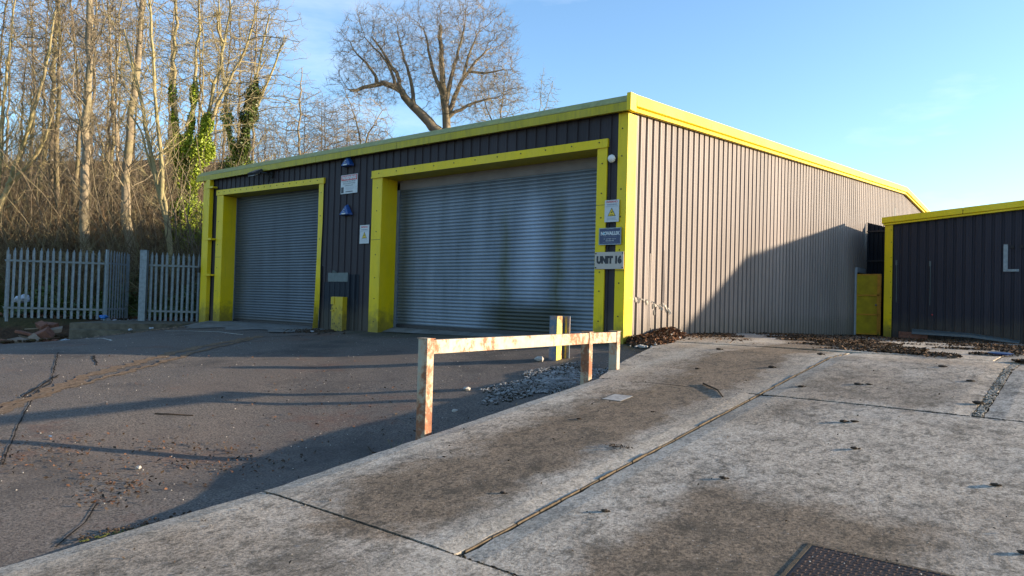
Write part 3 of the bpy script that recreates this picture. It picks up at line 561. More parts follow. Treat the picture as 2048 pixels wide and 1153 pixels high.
for x in (-2.26,-2.03): b = MB(); b.tube([(x,26.112,3.57),(x,26.080,3.57)], .055, 12); b.build('pipe_hole', M['black'], rb)
b = MB(); b.tube([(-4.31,26.10,1.48),(-4.31,26.06,1.48)], .022, 8); b.build('red_cap', M['sign_red'], rb)
scn = empty('sheet_screen', (-6.2, 28, .7), 'dark corrugated sheet screen closing the gap between the two buildings', 'screen')
b = MB(); corr(b, 0, -6.70, -5.68, 28.0, 1, .6, lambda x: 4.70-.30*(x+6.7), 0, .14); b.build('sheeting', M['cladding_dark'], scn)
for z in (4.35,3.3,2.0): b = MB(); b.box(-6.70,-5.68,27.94,27.99,z,z+.045); b.build('rail', M['dark_metal'], scn)

# ================================================================== SIGNS AND FITTINGS ON THE FRONT WALL
def board(name, label, cat, x0, x1, z0, z1, mat, y=11.29, th=.006, frame=None, group=None):
    e = empty(name, ((x0+x1)/2, y, z0), label, cat, group)
    b = MB(); b.box(x0, x1, y-th, y, z0, z1); b.build('panel', mat, e)
    if frame:
        b = MB(); w = .012
        b.box(x0-.003,x1+.003,y-th-.006,y+.002,z0-.004,z0+w); b.box(x0-.003,x1+.003,y-th-.006,y+.002,z1-w,z1+.004); b.box(x0-.004,x0+w,y-th-.006,y+.002,z0+w,z1-w); b.box(x1-w,x1+.004,y-th-.006,y+.002,z0+w,z1-w); b.build('frame', frame, e)
    return e
def tri_logo(e, x, z, w, y):
    b = MB(); b.extrude([(x-w/2,0,z),(x+w/2,0,z),(x,0,z+w*.9)], (0,y,0), (0,y-.003,0)); b.build('triangle_border', M['ink'], e)
    b = MB(); s_ = .78; b.extrude([(x-w/2*s_,0,z+w*.055),(x+w/2*s_,0,z+w*.055),(x,0,z+w*.78)], (0,y-.003,0), (0,y-.005,0)); b.build('triangle', M['sign_yellow'], e)
    b = MB(); b.obox((x+.003,y-.006,z+w*.42), (w*.12,0,w*.04), (0,.001,0), (-w*.02,0,w*.05)); b.obox((x-w*.05,y-.006,z+w*.34), (w*.02,0,w*.0), (0,.001,0), (0,0,w*.06)); b.build('camera_symbol', M['ink'], e)
    text('lettering', 'CCTV', w*.17, (x, y-.006, z+w*.14), M['ink'], e, .0005, bold=.001)
def lines(e, x0, x1, z0, z1, n, y, mat='ink_grey', h=.006):
    b = MB()
    for i in range(n):
        z = z0+(z1-z0)*(i/(max(1, n-1))); m = random.uniform(0,.15)*(x1-x0); xx = x0+m
        while xx < x1-m-.01: w = random.uniform(.012,.04); b.box(xx, min(xx+w, x1-m), y-.002, y, z, z+h); xx += w+.008
    b.build('small_print', M[mat], e)
e = board('unit_sign', 'brushed steel plate reading UNIT 16 across the corner trims', 'sign', -7.33,-6.725,2.155,2.465, M['sign_steel'], 11.30)
text('lettering', 'UNIT 16', .168, (-7.03, 11.293, 2.315), M['ink'], e, .001, .86, .014)
screws(e.children[0], [(-7.31,11.292,2.44),(-6.745,11.292,2.44),(-7.31,11.292,2.18),(-6.745,11.292,2.18)])
e = board('company_sign', 'navy blue framed company sign above the steel unit plate', 'sign', -7.25,-6.79,2.60,2.90, M['sign_navy'], 11.30, frame=M['galvanised'])
text('lettering', 'NOVALUX', .086, (-7.02,11.293,2.80), M['sign_white'], e, .001, .96, .005)
b = MB(); b.tube([(-7.147,11.291,2.80),(-7.147,11.2895,2.80)], .014, 12); b.build('logo_dot', M['logo_cyan'], e)
text('lettering', 'ENERGY SOLUTIONS', .022, (-7.02,11.293,2.745), M['ink_grey'], e, .001, 1.3); text('lettering', 'EV · BATTERY · SOLAR', .026, (-7.02,11.293,2.700), M['sign_white'], e, .001)
lines(e, -7.12,-6.92,2.662,2.663,1,11.293,'sign_white',.010); lines(e, -7.18,-6.86,2.636,2.637,1,11.293,'ink_grey'); lines(e, -7.10,-6.94,2.88,2.881,1,11.293,'ink_grey',.005)
e = board('cctv_sign', 'weathered white CCTV warning sign with yellow triangle above the navy sign', 'sign', -7.145,-6.845,3.01,3.41, M['sign_white'], 11.30)
text('lettering', 'INFERNO', .050, (-6.995,11.293,3.375), M['sign_red'], e, .001, 1.15, .001); text('lettering', 'WARNING', .038, (-6.995,11.293,3.325), M['ink_grey'], e, .001, 1.2, .0008)
b = MB(); b.box(-7.13,-6.86,11.291,11.294,3.292,3.297); b.build('rule', M['ink_grey'], e); tri_logo(e, -6.995, 3.115, .17, 11.294); lines(e, -7.12,-6.87,3.045,3.08,3,11.294)
e = board('cctv_sign', 'small clean CCTV sign on dark cladding left of the wide roller door', 'sign', -14.18,-13.83,2.83,3.28, M['sign_white'], 11.335)
text('lettering', 'INFERNO', .056, (-14.005,11.328,3.23), M['sign_red'], e, .001, 1.1, .001); text('lettering', 'WARNING', .042, (-14.005,11.328,3.165), M['ink_grey'], e, .001, 1.2, .0008)
b = MB(); b.box(-14.16,-13.85,11.326,11.329,3.128,3.133); b.build('rule', M['ink_grey'], e); tri_logo(e, -14.005, 2.955, .18, 11.329); lines(e, -14.15,-13.86,2.865,2.92,3,11.329)
e = board('warning_sign', 'square white WARNING sign with red heading between the two blue alarm boxes', 'sign', -14.99,-14.33,4.10,4.57, M['sign_white'], 11.335)
b = MB(); b.box(-14.97,-14.35,11.3265,11.329,4.43,4.555); b.build('heading', M['sign_red'], e); text('lettering', 'WARNING', .115, (-14.66,11.3265,4.492), M['sign_white'], e, .001, 1.0, .007)
text('lettering', '24 HOUR RECORDED', .048, (-14.66,11.329,4.40), M['ink'], e, .001, 1.15); text('lettering', 'REMOTE MONITORED', .044, (-14.66,11.329,4.35), M['ink'], e, .001, 1.1); text('lettering', 'SURVEILLANCE', .044, (-14.66,11.329,4.30), M['ink'], e, .001, 1.1)
b = MB(); b.box(-14.97,-14.87,11.326,11.329,4.12,4.27); b.build('camera_symbol', M['ink'], e); lines(e, -14.82,-14.45,4.20,4.25,3,11.329); lines(e, -14.80,-14.50,4.135,4.136,1,11.329,'ink',.022); lines(e, -14.42,-14.35,4.13,4.24,3,11.329)
for zc, lab in ((4.77, 'upper blue triangular alarm box under the eaves'), (3.55, 'lower blue triangular alarm box below the WARNING sign')):
    e = empty('alarm_box', (-14.70, 11.33, zc), lab, 'alarm box', 'blue alarm boxes between the doors')
    b = MB(); b.extrude([(-14.90,0,zc),(-14.50,0,zc),(-14.50,0,zc+.04),(-14.68,0,zc+.25),(-14.72,0,zc+.25),(-14.90,0,zc+.04)], (0,11.335,0), (0,11.325,0)); n0 = len(b.v)
    fr = [(-14.86,11.22,zc+.01),(-14.54,11.22,zc+.01),(-14.54,11.22,zc+.035),(-14.685,11.27,zc+.235),(-14.715,11.27,zc+.235),(-14.86,11.22,zc+.035)]; bk = [(-14.90,11.325,zc),(-14.50,11.325,zc),(-14.50,11.325,zc+.05),(-14.66,11.325,zc+.27),(-14.74,11.325,zc+.27),(-14.90,11.325,zc+.05)]
    b.v += fr + bk; b.f += [tuple(n0+i for i in range(6))] + [(n0+i, n0+(i+1) % 6, n0+6+(i+1) % 6, n0+6+i) for i in range(6)]
    b.build('housing', M['alarm_blue'], e, bevel=.010, smooth=False)
    b = MB(); b.tube([(-14.70+.034*math.cos(t), 11.222, zc+.115+.030*math.sin(t)) for t in np.linspace(.5, 5.6, 12)], .006, 5); b.box(-14.78,-14.62,11.212,11.217,zc+.02,zc+.05); b.build('emblem', M['sign_white'], e)
e = empty('bulkhead_lamp', (-7.0, 11.33, 4.16), 'round white bulkhead lamp on dark strip beside the wide door', 'wall lamp')
b = MB(); b.tube([(-7.01,11.34,4.16),(-7.01,11.28,4.16)], .045, 14); b.build('base', M['white_plastic'], e, smooth=True)
b = MB(); b.tube([(-7.01,11.30,4.16),(-7.01,11.27,4.16),(-7.01,11.235,4.155),(-7.01,11.215,4.15)], [.062,.075,.062,.02], 16); b.build('dome', M['white_plastic'], e, smooth=True)
e = empty('floodlight', (-18.3, 11.2, 4.85), 'small black floodlight on arm above the narrow roller door', 'floodlight')
b = MB(); b.obox((-18.45,11.02,4.93), (.17,0,0), (0,.13,.07), (0,-.02,.035)); b.build('housing', M['dark_metal'], e, bevel=.01)
b = MB(); b.obox((-18.45,10.985,4.895), (.145,0,0), (0,.10,.054), (0,-.002,.004)); b.v = [(x, y+.012, z-.030) for x, y, z in b.v]; b.build('glass', M['lamp_glass'], e)
b = MB(); b.tube([(-18.30,11.08,4.93),(-18.15,11.2,4.90),(-18.12,11.34,4.88)], .022, 8); b.box(-18.2,-18.06,11.31,11.34,4.80,4.96); b.build('arm', M['black'], e)
b = MB(); b.tube([(-18.15,11.26,4.86),(-18.14,11.28,4.74),(-18.17,11.30,4.70)], .022, 8); b.build('sensor', M['black'], e)

# ================================================================== BARRIER, BOLLARDS
br = empty('steel_barrier', (-5.2, 6.8, 0), 'low rusty cream-painted steel barrier rail on three posts along the ramp edge', 'barrier')
for y0, y1, xx in ((4.98,5.075,0), (7.85,7.93,0.0), (8.53,8.61,0.0)):
    b = MB(); b.box(-5.275,-5.145,y0,y1,float(za(-5.2,y0))-.2,1.118 if y0 < 6 else 1.145); p_ = b.build('post', M['rusty_paint'], br, bevel=.008)
    b = MB(); b.box(-5.283,-5.137,y0-.008,y1+.008,(1.118 if y0 < 6 else 1.145)+.001,(1.118 if y0 < 6 else 1.145)+.007); b.build('cap_plate', M['rusty_paint'], p_)
for ya, yb, za_, zb_ in ((5.077,7.848,1.108,1.135),(7.932,8.528,1.135,1.137)):
    b = MB(); b.add([(xx, yy, zz+dz) for yy, zz in ((ya, za_), (yb, zb_)) for xx, dz in ((-5.225,-.14),(-5.155,-.14),(-5.155,0),(-5.225,0))], [(0,1,2,3),(4,5,6,7),(0,1,5,4),(1,2,6,5),(2,3,7,6),(3,0,4,7)]); b.build('rail', M['rusty_paint'], br, bevel=.006)
bo = empty('bollard', (-6.9, 9.6, .6), 'blue and yellow steel column bollard before the wide roller door', 'bollard')
b = MB(); b.box(-7.02,-6.875,9.52,9.66,.45,1.30); b.build('column', M['bollard_blue'], bo, bevel=.005)
b = MB(); b.box(-6.873,-6.866,9.52,9.66,.45,1.30); b.build('painted_face', M['bollard_yellow'], bo)
b = MB(); b.box(-7.02,-6.775,9.745,9.757,.45,1.30); b.box(-6.96,-6.95,9.66,9.745,.45,1.3); b.build('flange_plate', M['bollard_blue'], bo); b = MB(); b.box(-6.865,-6.83,9.738,9.744,.45,1.29); b.build('painted_web', M['bollard_yellow'], bo)
yb_ = empty('bollard', (-14.5, 11.1, .62), 'chipped yellow box bollard against dark cladding between the doors', 'bollard')
b = MB(); b.box(-15.00,-14.56,11.17,11.32,.5,1.52); b.build('casing', M['yellow_old'], yb_, bevel=.012)
b = MB(); b.box(-15.01,-14.88,11.155,11.168,1.33,1.51); b.box(-15.01,-14.89,11.15,11.167,1.16,1.19); b.box(-14.64,-14.55,11.153,11.168,1.2,1.24); b.build('strap_plate', M['yellow_old'], yb_)
b = MB()
for i in range(26): x = random.uniform(-14.98,-14.58); z = random.choice([random.uniform(.6,.9), random.uniform(.6,1.4)]); s_ = random.uniform(.006,.022); b.obox((x,11.167,z), (s_*.6,0,0), (0,.002,0), (0,0,s_))
inlay(yb_.children[0], b, M['ink'])

# ================================================================== PALISADE FENCE
FD = Vector((-3.6,-4.25,0)).normalized()            # runs from the building towards the left of the yard
def pale(p, d, h, w=.07, z0=.62):
    mb = MB(); n = Vector((d.y, -d.x, 0))*.012; d = d*w/2
    sec = [(-1,0),(-.62,1.),(-.25,.2),(.25,.2),(.62,1.),(1,0)]; P = Vector((p.x, p.y, 0))
    A = [P + d*a + n*b_ + Vector((0,0,z0)) for a, b_ in sec]; B = [P + d*a + n*b_ + Vector((0,0,z0+h-.09)) for a, b_ in sec]
    C = [P + d*a*(.25 if abs(a) > .9 else .45 if abs(a) > .5 else .3) + n*b_ + Vector((0,0,z0+h-(.045 if abs(a) > .9 else .0))) for a, b_ in sec]
    mb.strip(A, B); mb.strip(B, C); return mb
def fence(name, label, start, d, n, pitch, h, z0, cat='fence'):
    e = empty(name, (start.x, start.y, z0-.05), label, cat)
    L = pitch*(n-1)+.10; nn_ = Vector((-d.y, d.x, 0)); c0 = start + d*(L/2-.05)
    for z in (z0+.30, z0+h-.40):
        b = MB(); b.obox((c0.x+nn_.x*.03*1, c0.y+nn_.y*.03, z), d*(L/2), nn_*.005, (0,0,.028)); b.obox((c0.x+nn_.x*.05, c0.y+nn_.y*.05, z+.024), d*(L/2), nn_*.025, (0,0,.004)); b.build('rail', M['galvanised'], e)
    for i in range(n):
        q = start + d*pitch*i; tilt = random.uniform(-.008,.008); m_ = pale(q, d, h*(1+random.uniform(-.006,.006)), .080, z0)
        m_.v = [(x+(z-z0)*tilt*d.x, y+(z-z0)*tilt*d.y, z) for x, y, z in m_.v]; m_.build('pale', M['galvanised'], e)
    return e
P0 = Vector((-22.25,11.45,0))
fr_ = fence('palisade_fence', 'short galvanised palisade fence between the gate post and the warehouse corner', P0, FD, 10, .155, 2.13, .62)
gp = empty('gate_post', (-23.28,10.24,.6), 'thick square galvanised steel gate post beside the narrow opening', 'gate post')
b = MB(); b.obox((-23.28,10.22,1.70), FD*.10, Vector((-FD.y, FD.x, 0))*.10, (0,0,1.10)); b.build('post', M['galvanised'], gp, bevel=.01)
b = MB(); b.obox((-23.28,10.22,2.807), FD*.108, Vector((-FD.y, FD.x, 0))*.108, (0,0,.006)); b.build('cap', M['galvanised'], gp)
S1 = Vector((-24.02,9.38,0)); lf_ = fence('palisade_fence', 'longer galvanised palisade fence with pointed pales at the left edge', S1, FD, 16, .183, 2.13, .62)
for q in (0, 15): 
    b = MB(); pp = S1 + FD*.183*q + Vector((-FD.y, FD.x, 0))*-.09; b.box(pp.x-.05,pp.x+.05,pp.y-.03,pp.y+.03,.5,2.55); b.build('post', M['galvanised'], lf_)
gl = fence('palisade_gate', 'galvanised palisade gate leaf swung open away from the yard', Vector((-23.97,9.44,0)), Vector((-.62,.78,0)).normalized(), 8, .150, 2.13, .64, 'gate')
b = MB(); gd = Vector((-.62,.78,0)).normalized(); q = Vector((-23.97,9.44,0)) - gd*.07; b.box(q.x-.05,q.x+.05,q.y-.03,q.y+.03,.6,2.78); q = Vector((-23.97,9.44,0)) + gd*1.14; b.box(q.x-.03,q.x+.03,q.y-.03,q.y+.03,.64,2.72); b.box(q.x-.03,q.x+.07,q.y-.05,q.y-.01,1.85,1.97); b.build('gate_frame', M['galvanised'], gl)
tp = empty('steel_post', (-25.0,12.6,.6), 'thin dark steel post standing behind the short palisade fence', 'post')
b = MB(); b.box(-23.20,-23.10,12.25,12.35,.4,3.1); b.build('shaft', M['dark_metal'], tp)

# ================================================================== GROUND ITEMS
mh = empty('manhole_cover', (-1.02, 4.15, .1), 'square cast iron inspection cover with raised tread set in the ramp', 'manhole cover')
def onslab(x, y, up=0): return (x, y, float(zs(y))+up)
sl_ = (zs(4.4)-zs(3.3))/1.1
def plate(mb, x0, x1, y0, y1, up, th=.01): mb.add([(x, y, float(zs(3.3))+(y-3.3)*sl_+up-dz) for dz in (th, 0) for y in (y0, y1) for x in (x0, x1)], [(0,1,3,2),(4,6,7,5),(0,4,5,1),(1,5,7,3),(3,7,6,2),(2,6,4,0)])
MX0, MX1, MY0, MY1 = -1.32, -.60, 3.68, 4.40
b = MB(); 
for q in ((MX0-.022,MX0,MY0-.022,MY1+.022),(MX1,MX1+.022,MY0-.022,MY1+.022),(MX0,MX1,MY0-.022,MY0),(MX0,MX1,MY1,MY1+.022)): plate(b, *q, .000)
b.build('frame', M['timber_joint'], mh)
b = MB(); plate(b, MX0+.0005, MX1-.0005, MY0+.0005, MY1-.0005, -.0018, .004); b.build('gap_shadow', M['black'], mh)
b = MB(); plate(b, MX0+.014, MX1-.014, MY0+.014, MY1-.014, -.0005, .006)
for i in range(22):
    for j in range(22):
        x = MX0+.035+i*.0325; y = MY0+.035+j*.0325
        a = (.011, .003) if (i+j) % 2 else (.003, .011); plate(b, x-a[0], x+a[0], y-a[1], y+a[1], .0025, .0035)
b.build('lid', M['iron_cover'], mh)
sc_ = empty('stopcock_cover', (-4.26,7.1,.5), 'small pale rectangular metal cover lying in the ramp surface', 'cover')
sl_ = .117
def plate2(mb, x0, x1, y0, y1, up): 
    mb.add([(x, y, float(zs(y))+up-dz) for dz in (.01, 0) for y in (y0, y1) for x in (x0, x1)], [(0,1,3,2),(4,6,7,5),(0,4,5,1),(1,5,7,3),(3,7,6,2),(2,6,4,0)])
b = MB(); plate2(b, -4.39,-4.11,6.93,7.24,.002); b.build('frame', M['timber_joint'], sc_); b = MB(); plate2(b, -4.37,-4.13,6.95,7.22,.004); b.build('lid', M['stone_white'], sc_)
dc = MB(); dc.tube([(-1.24,12.87,.935),(-1.24,12.87,.955),(-1.24,12.87,.965)], [.16,.165,.12], 20); tag(dc.build('metal_disc', M['sign_navy']), 'flat blue-grey disc lying on the leaf-strewn concrete at the right', 'disc')
ls = MB(); ls.add([(-4.85,25.95,1.02),(-4.80,25.70,.93),(-2.0,25.5,.76),(-2.0,25.75,.80),(-3.2,25.62,.90),(-3.2,25.86,.95)], [(0,1,4,5),(5,4,2,3)]); ls.add([(-4.80,25.70,.93),(-3.2,25.62,.90),(-2.0,25.5,.76),(-4.80,25.66,.86),(-3.2,25.60,.83),(-2.0,25.48,.71)], [(0,1,4,3),(1,2,5,4)])
tag(ls.build('fallen_trim', M['patch_grey']), 'long bent grey metal trim lying against the workshop foot', 'metal trim')
wb = MB(); wb.obox((-4.78,25.8,.80), (.40,.02,-.01), (0,.09,0), (0,0,.11)); wb.obox((-5.0,25.62,.76), (.14,.03,0), (0,.06,0), (0,0,.04)); tag(wb.build('timber_block', M['brick_red'], bevel=.01), 'reddish timber block lying beneath the fallen metal trim', 'timber')
# leaf shaped faces
def leaves(name, pts, size, mat, flat=.5, kind='stuff', parent=None, k=4):
    n = len(pts); pts = np.asarray(pts, float); nr = rng.normal(size=(n,3)); nr[:,2] = np.abs(nr[:,2])+flat*3; nr /= np.linalg.norm(nr, axis=1)[:,None]
    a = rng.normal(size=(n,3)); a -= (a*nr).sum(1)[:,None]*nr; a /= np.linalg.norm(a, axis=1)[:,None]; b = np.cross(nr, a); s = size*(.5+rng.random(n))[:,None]
    V = np.stack([pts-a*s, pts+b*s*.55+nr*s*.15, pts+a*s, pts-b*s*.55+nr*s*.15], 1).reshape(-1,3); F = np.arange(4*n).reshape(-1,4)
    o = np_mesh(name, V, F, mat, parent); 
    if kind: o['kind'] = kind
    return o
def heap(cx, cy, rx, ry, h, z0, n, noise=.03):
    t = rng.random(n)*2*np.pi; r = np.sqrt(rng.random(n)); x = cx+rx*r*np.cos(t); y = cy+ry*r*np.sin(t)
    return np.stack([x, y, z0 + h*(1-r**2)*(1+.25*np.sin(x*9)*np.sin(y*7)) + rng.random(n)*noise], 1)
# dirt and leaf bank in the wedge between ramp edge and gable wall
wedge = MB(); A = []; 
ysw = np.linspace(11.0, 14.6, 26); rows = []
for y in ysw:
    l = -6.74 if y > 11.4 else -6.74+(11.4-y)*1.2; r = float(left_edge(y))+.02; hb = .26*math.exp(-((y-12.7)/.75)**2)+.12*math.exp(-((y-11.6)/.35)**2)
    rows.append([(l+(r-l)*q/8, y, .80+.10*(y-11)/3.6+hb*(math.sin(math.pi*(.15+.80*(q/8)))**.8)*(1-.35*q/8) + random.uniform(-.012,.012)) for q in range(9)])
for a, b2 in zip(rows, rows[1:]): wedge.strip(a, b2)
tag(wedge.build('soil_bank', M['earth'], smooth=True), kind='structure')
pw = []
for i in range(5200):
    j = random.random()*(len(rows)-1.01); q = random.random()*8; a = rows[int(j)][int(q)]; b2 = rows[int(j)+1][min(int(q)+1, 8)]; f_ = random.random()
    pw.append((a[0]*(1-f_)+b2[0]*f_, a[1]*(1-f_)+b2[1]*f_, a[2]*(1-f_)+b2[2]*f_+random.uniform(0,.03)))
leaves('leaf_pile', [p for i, p in enumerate(pw) if i % 3], .040, M['leaf_brown'], .1); leaves('dark_leaf_mould', [p for i, p in enumerate(pw) if not i % 3], .035, M['leaf_dark'], .1)
st = MB()
for i in range(60): p_ = random.choice(pw); st.rock((p_[0], p_[1], p_[2]+.01), random.uniform(.01,.035))
for i in range(40): y = random.uniform(10.6,11.6); st.rock((left_edge(y)-random.uniform(.02,.5), y, .83), random.uniform(.015,.05))
tag(st.build('pale_rubble', M['stone_white']), kind='stuff')
# leaf litter strewn in drifts over the back of the ramp
def drift(n, cs, sx=.9, sy=.14):
    out = []
    while len(out) < n:
        cx, cy, rx, ry = random.choice(cs); x = random.gauss(cx, rx); y = random.gauss(cy, ry)
        if x < left_edge(y)+.02 or x < -6.70 or (y > 25.9 and x > -5.7): continue
        if math.sin(x*2.1+y*1.1)+math.sin(x*4.7-y*3.3)*.6+math.sin(y*6)*.5 < -.15: continue
        out.append((x, y, float(zs(y))+.012+random.random()*.02))
    return out
cs = [(-5.0,15.2,.7,.9),(-4.2,13.6,.7,.5),(-3.6,14.2,.7,.6),(-2.9,12.9,.6,.35),(-3.4,16.5,.8,1.0),(-2.2,14.0,.6,.5),(-1.6,12.1,.5,.16),(-2.0,12.6,.6,.15),(-5.6,18,.6,2),(-4.6,20,.8,1.5),(-2.6,17.5,.9,1.1),(-1.0,13.6,.5,.3),(-.9,11.6,.35,.12),(-1.2,15.5,.5,.4),(-3.5,23.5,1.2,1.2),(-5.8,24.5,.6,1.5),(-6.2,16,.3,2),(-1.3,12.0,1.3,.06),(-5.9,14.4,.5,.7),(-4.9,14.8,.5,.4)]
leaves('leaf_litter', drift(6500, cs), .030, M['leaf_litter_brown'], .35); leaves('dark_leaf_litter', drift(6500, cs), .032, M['leaf_dark'], .35)
# scattered litter, single dark clods and twigs on ramp and yard
pts = [(x, y, float(zs(y))+.008) for x, y in [(random.uniform(-5,1.5), random.uniform(1.5,12)) for _ in range(420)]]
pts += [(random.gauss(-3.27,.06), random.gauss(5.46,.05), float(zs(5.46))+.01+random.random()*.012) for _ in range(110)]
leaves('scattered_leaf_bits', pts, .010, M['leaf_dark'], .4)
pts = []
for cx, cy, rx, ry, n in ((-6.46,2.7,.25,.12,70),(-6.9,3.6,.5,.25,110),(-6.6,4.0,.35,.2,60),(-7.9,2.5,.5,.25,110),(-7.3,3.1,.6,.25,80),(-6.0,2.4,.12,.05,30),(-9,5,2.5,2,120),(-7,6,1.2,1.2,90),(-6.2,5.6,.3,.3,30)):
    pts += [(x, y, float(za(x, y))+.014) for x, y in [(random.gauss(cx, rx), random.gauss(cy, ry)) for _ in range(n)] if x < -5.15]
leaves('yard_leaf_litter', pts, .015, M['leaf_brown'], .4); leaves('yard_dark_litter', [(x+random.gauss(0,.12), y+random.gauss(0,.12), z) for x, y, z in pts if x < -5.5], .018, M['leaf_dark'], .4)
def gravel(name, n, fn, r0, r1, mat, zf, sq=(1,1,.65)):
    mb = MB()
    for i in range(n): x, y = fn(); mb.rock((x, y, float(zf(x, y))+.004), random.uniform(r0, r1), sq)
    return tag(mb.build(name, mat), kind='stuff')
def gfn():
    while True:
        t = random.random()*6.283; r = random.random()**.8; k_ = 1+.22*math.sin(3*t+1)+.15*math.sin(7*t); x = -5.95+r*.74*k_*math.cos(t); y = 8.3+r*1.15*k_*math.sin(t)
        if x < float(left_edge(y))-.03: return x, y
for cx, cy, r in ((-2.2,5.2,.02),(-2.6,4.2,.018),(-1.6,6.4,.022),(-1.9,7.2,.025),(-1.82,7.25,.02),(-3.6,6.7,.014),(-4.1,6.1,.018),(-2.2,8.9,.028),(-2.1,8.95,.02),(-3.4,9.5,.03),(-2.7,8.5,.026),(-4.2,9.0,.02),(-1.2,9.6,.024),(-1.6,10.4,.03),(-.6,6.0,.022),(-.35,4.9,.02),(-4.4,4.5,.012),(-3.4,4.1,.016),(-3.9,5.4,.010),(-1.0,8.5,.03),(-4.6,10.6,.03),(-3.2,10.9,.03),(-.2,7.1,.025),(.1,5.6,.03)):
    b = MB(); b.rock((cx, cy, float(zs(cy))+r*.3), r*1.1, (1.5,1,.5)); b.rock((cx+r*1.4, cy+r, float(zs(cy))+r*.15), r*.6, (1,1,.5)); CL = globals().setdefault('CL', []); CL.append(b)
b = MB()
for q in CL: b.add(q.v, q.f)
tag(b.build('soil_crumbs', M['leaf_dark']), kind='stuff')
gravel('fine_gravel', 2600, gfn, .004, .011, M['stone_pale'], lambda x, y: za(x, y)+.012)
gravel('loose_gravel', 900, gfn, .008, .026, M['stone_pale'], lambda x, y: za(x, y)+.01)
gravel('edge_grit', 900, lambda: (-5.09-abs(random.gauss(0,.06)), random.uniform(1.9,7.8)), .004, .014, M['leaf_dark'], lambda x, y: za(x, y)+.012)
gravel('edge_moss', 500, lambda: (-5.08-abs(random.gauss(0,.03)), random.uniform(1.9,7.8)), .006, .016, M['bramble_green'], lambda x, y: za(x, y)+.008, (1.2,1.2,.5))
gravel('post_foot_dirt', 260, lambda: (random.gauss(-5.22,.07), random.choice([5.03,7.9,8.57])+random.gauss(0,.07)), .006, .02, M['leaf_dark'], lambda x, y: za(x, y)+.012)
gravel('gravel_dirt', 900, gfn, .012, .03, M['joint_dirt'], lambda x, y: za(x, y)-.004)
gravel('yard_grit', 700, lambda: (random.uniform(-19,-5.3), random.uniform(1.5,11)), .003, .009, M['stone_white'], lambda x, y: za(x, y)+.005)
gravel('ramp_grit', 500, lambda: (random.uniform(-4.9,1.0), random.uniform(1.5,12)), .002, .006, M['stone_white'], lambda x, y: zs(y)+.004)
gravel('kerb_grit', 160, lambda: (random.gauss(-21.0,.35), random.gauss(9.6,.8)), .01, .04, M['brick_tan'], lambda x, y: za(x, y)+.01)
gravel('threshold_dirt', 260, lambda: (random.gauss(-15.3,.45), random.gauss(10.85,.22)), .01, .045, M['leaf_dark'], lambda x, y: za(x, y)+.01)
for (x, y, r, lab) in ((-7.08,9.35,.075,'large pale stone at the foot of the blue and yellow bollard'),(-6.75,7.3,.05,'loose pale stone on asphalt left of the gravel patch'),(-6.15,6.45,.032,'small white stone on dark asphalt below the gravel patch'),(-6.9,3.05,.030,'pale pebble on asphalt among leaf litter in the foreground')):
    b = MB(); b.rock((0,0,0), r, (1.2,1,.75)); o = b.build('stone', M['stone_white']); o.location = (x, y, float(za(x, y))+r*.5); tag(o, lab, 'stone')
# broken bricks and boards by the kerb end
def lying(name, c, size, rot, mat, lab, cat, grp=None, bev=.012):
    b = MB(); b.obox((0,0,0), (size[0]/2,0,0), (0,size[1]/2,0), (0,0,size[2]/2)); 
    b.v = [(x+random.uniform(-1,1)*size[0]*.06, y+random.uniform(-1,1)*size[1]*.06, z+random.uniform(-1,1)*size[2]*.08) for x, y, z in b.v]
    o = b.build(name, mat, bevel=bev); o.location = c; o.rotation_euler = rot; return tag(o, lab, cat, grp)
G1 = 'broken masonry by the kerb end'
for a in ((( -23.0,7.55,.46),(.42,.24,.20),(.2,.1,.5),'brick_red','red broken block topmost on the rubble beside the fence'),((-22.45,7.2,.22),(.50,.34,.26),(.3,-.5,.9),'brick_red','big red block tilted at the right of the rubble'),((-22.2,7.0,.12),(.38,.20,.20),(.7,.4,.2),'brick_tan','pale tan block standing on edge in front of the rubble'),
          ((-22.9,7.1,.16),(.55,.30,.09),(.1,.15,.4),'brick_tan','flat tan slab stacked low in the rubble'),((-22.85,7.0,.27),(.55,.28,.08),(-.1,.2,.7),'brick_red','flat red slab lying second in the rubble stack'),((-22.6,7.5,.36),(.5,.3,.1),(.2,-.2,1.2),'brick_tan','tan slab leaning behind the big red block'),
          ((-22.5,6.75,.08),(.45,.3,.14),(.15,.1,.6),'brick_tan','broad tan fragment at the front of the rubble'),((-23.0,6.6,.04),(.35,.22,.12),(.1,.2,1.9),'brick_red','dull red fragment low at the front left of the rubble'),((-22.75,7.3,.50),(.3,.2,.14),(.5,.3,.2),'brick_red','small red lump resting on the slabs of the rubble'),((-21.9,7.25,.12),(.36,.14,.12),(.1,.1,.9),'brick_red','small red brick lying nearest the kerb'),((-23.2,6.8,.05),(.4,.2,.1),(.0,.1,.2),'brick_tan','half buried tan brick at the left of the rubble')):
    lying('broken_block', a[0], a[1], a[2], M[a[3]], a[4], 'broken block', G1)
lying('board', (-23.2,7.35,.40), (.75,.12,.03), (.05,-.08,.70), M['wood_old'], 'weathered board lying across the rubble heap', 'board')
gravel('rubble_dirt', 420, lambda: (random.gauss(-22.9,.5), random.gauss(7.0,.35)), .02, .07, M['earth'], lambda x, y: za(x, y)+.06)
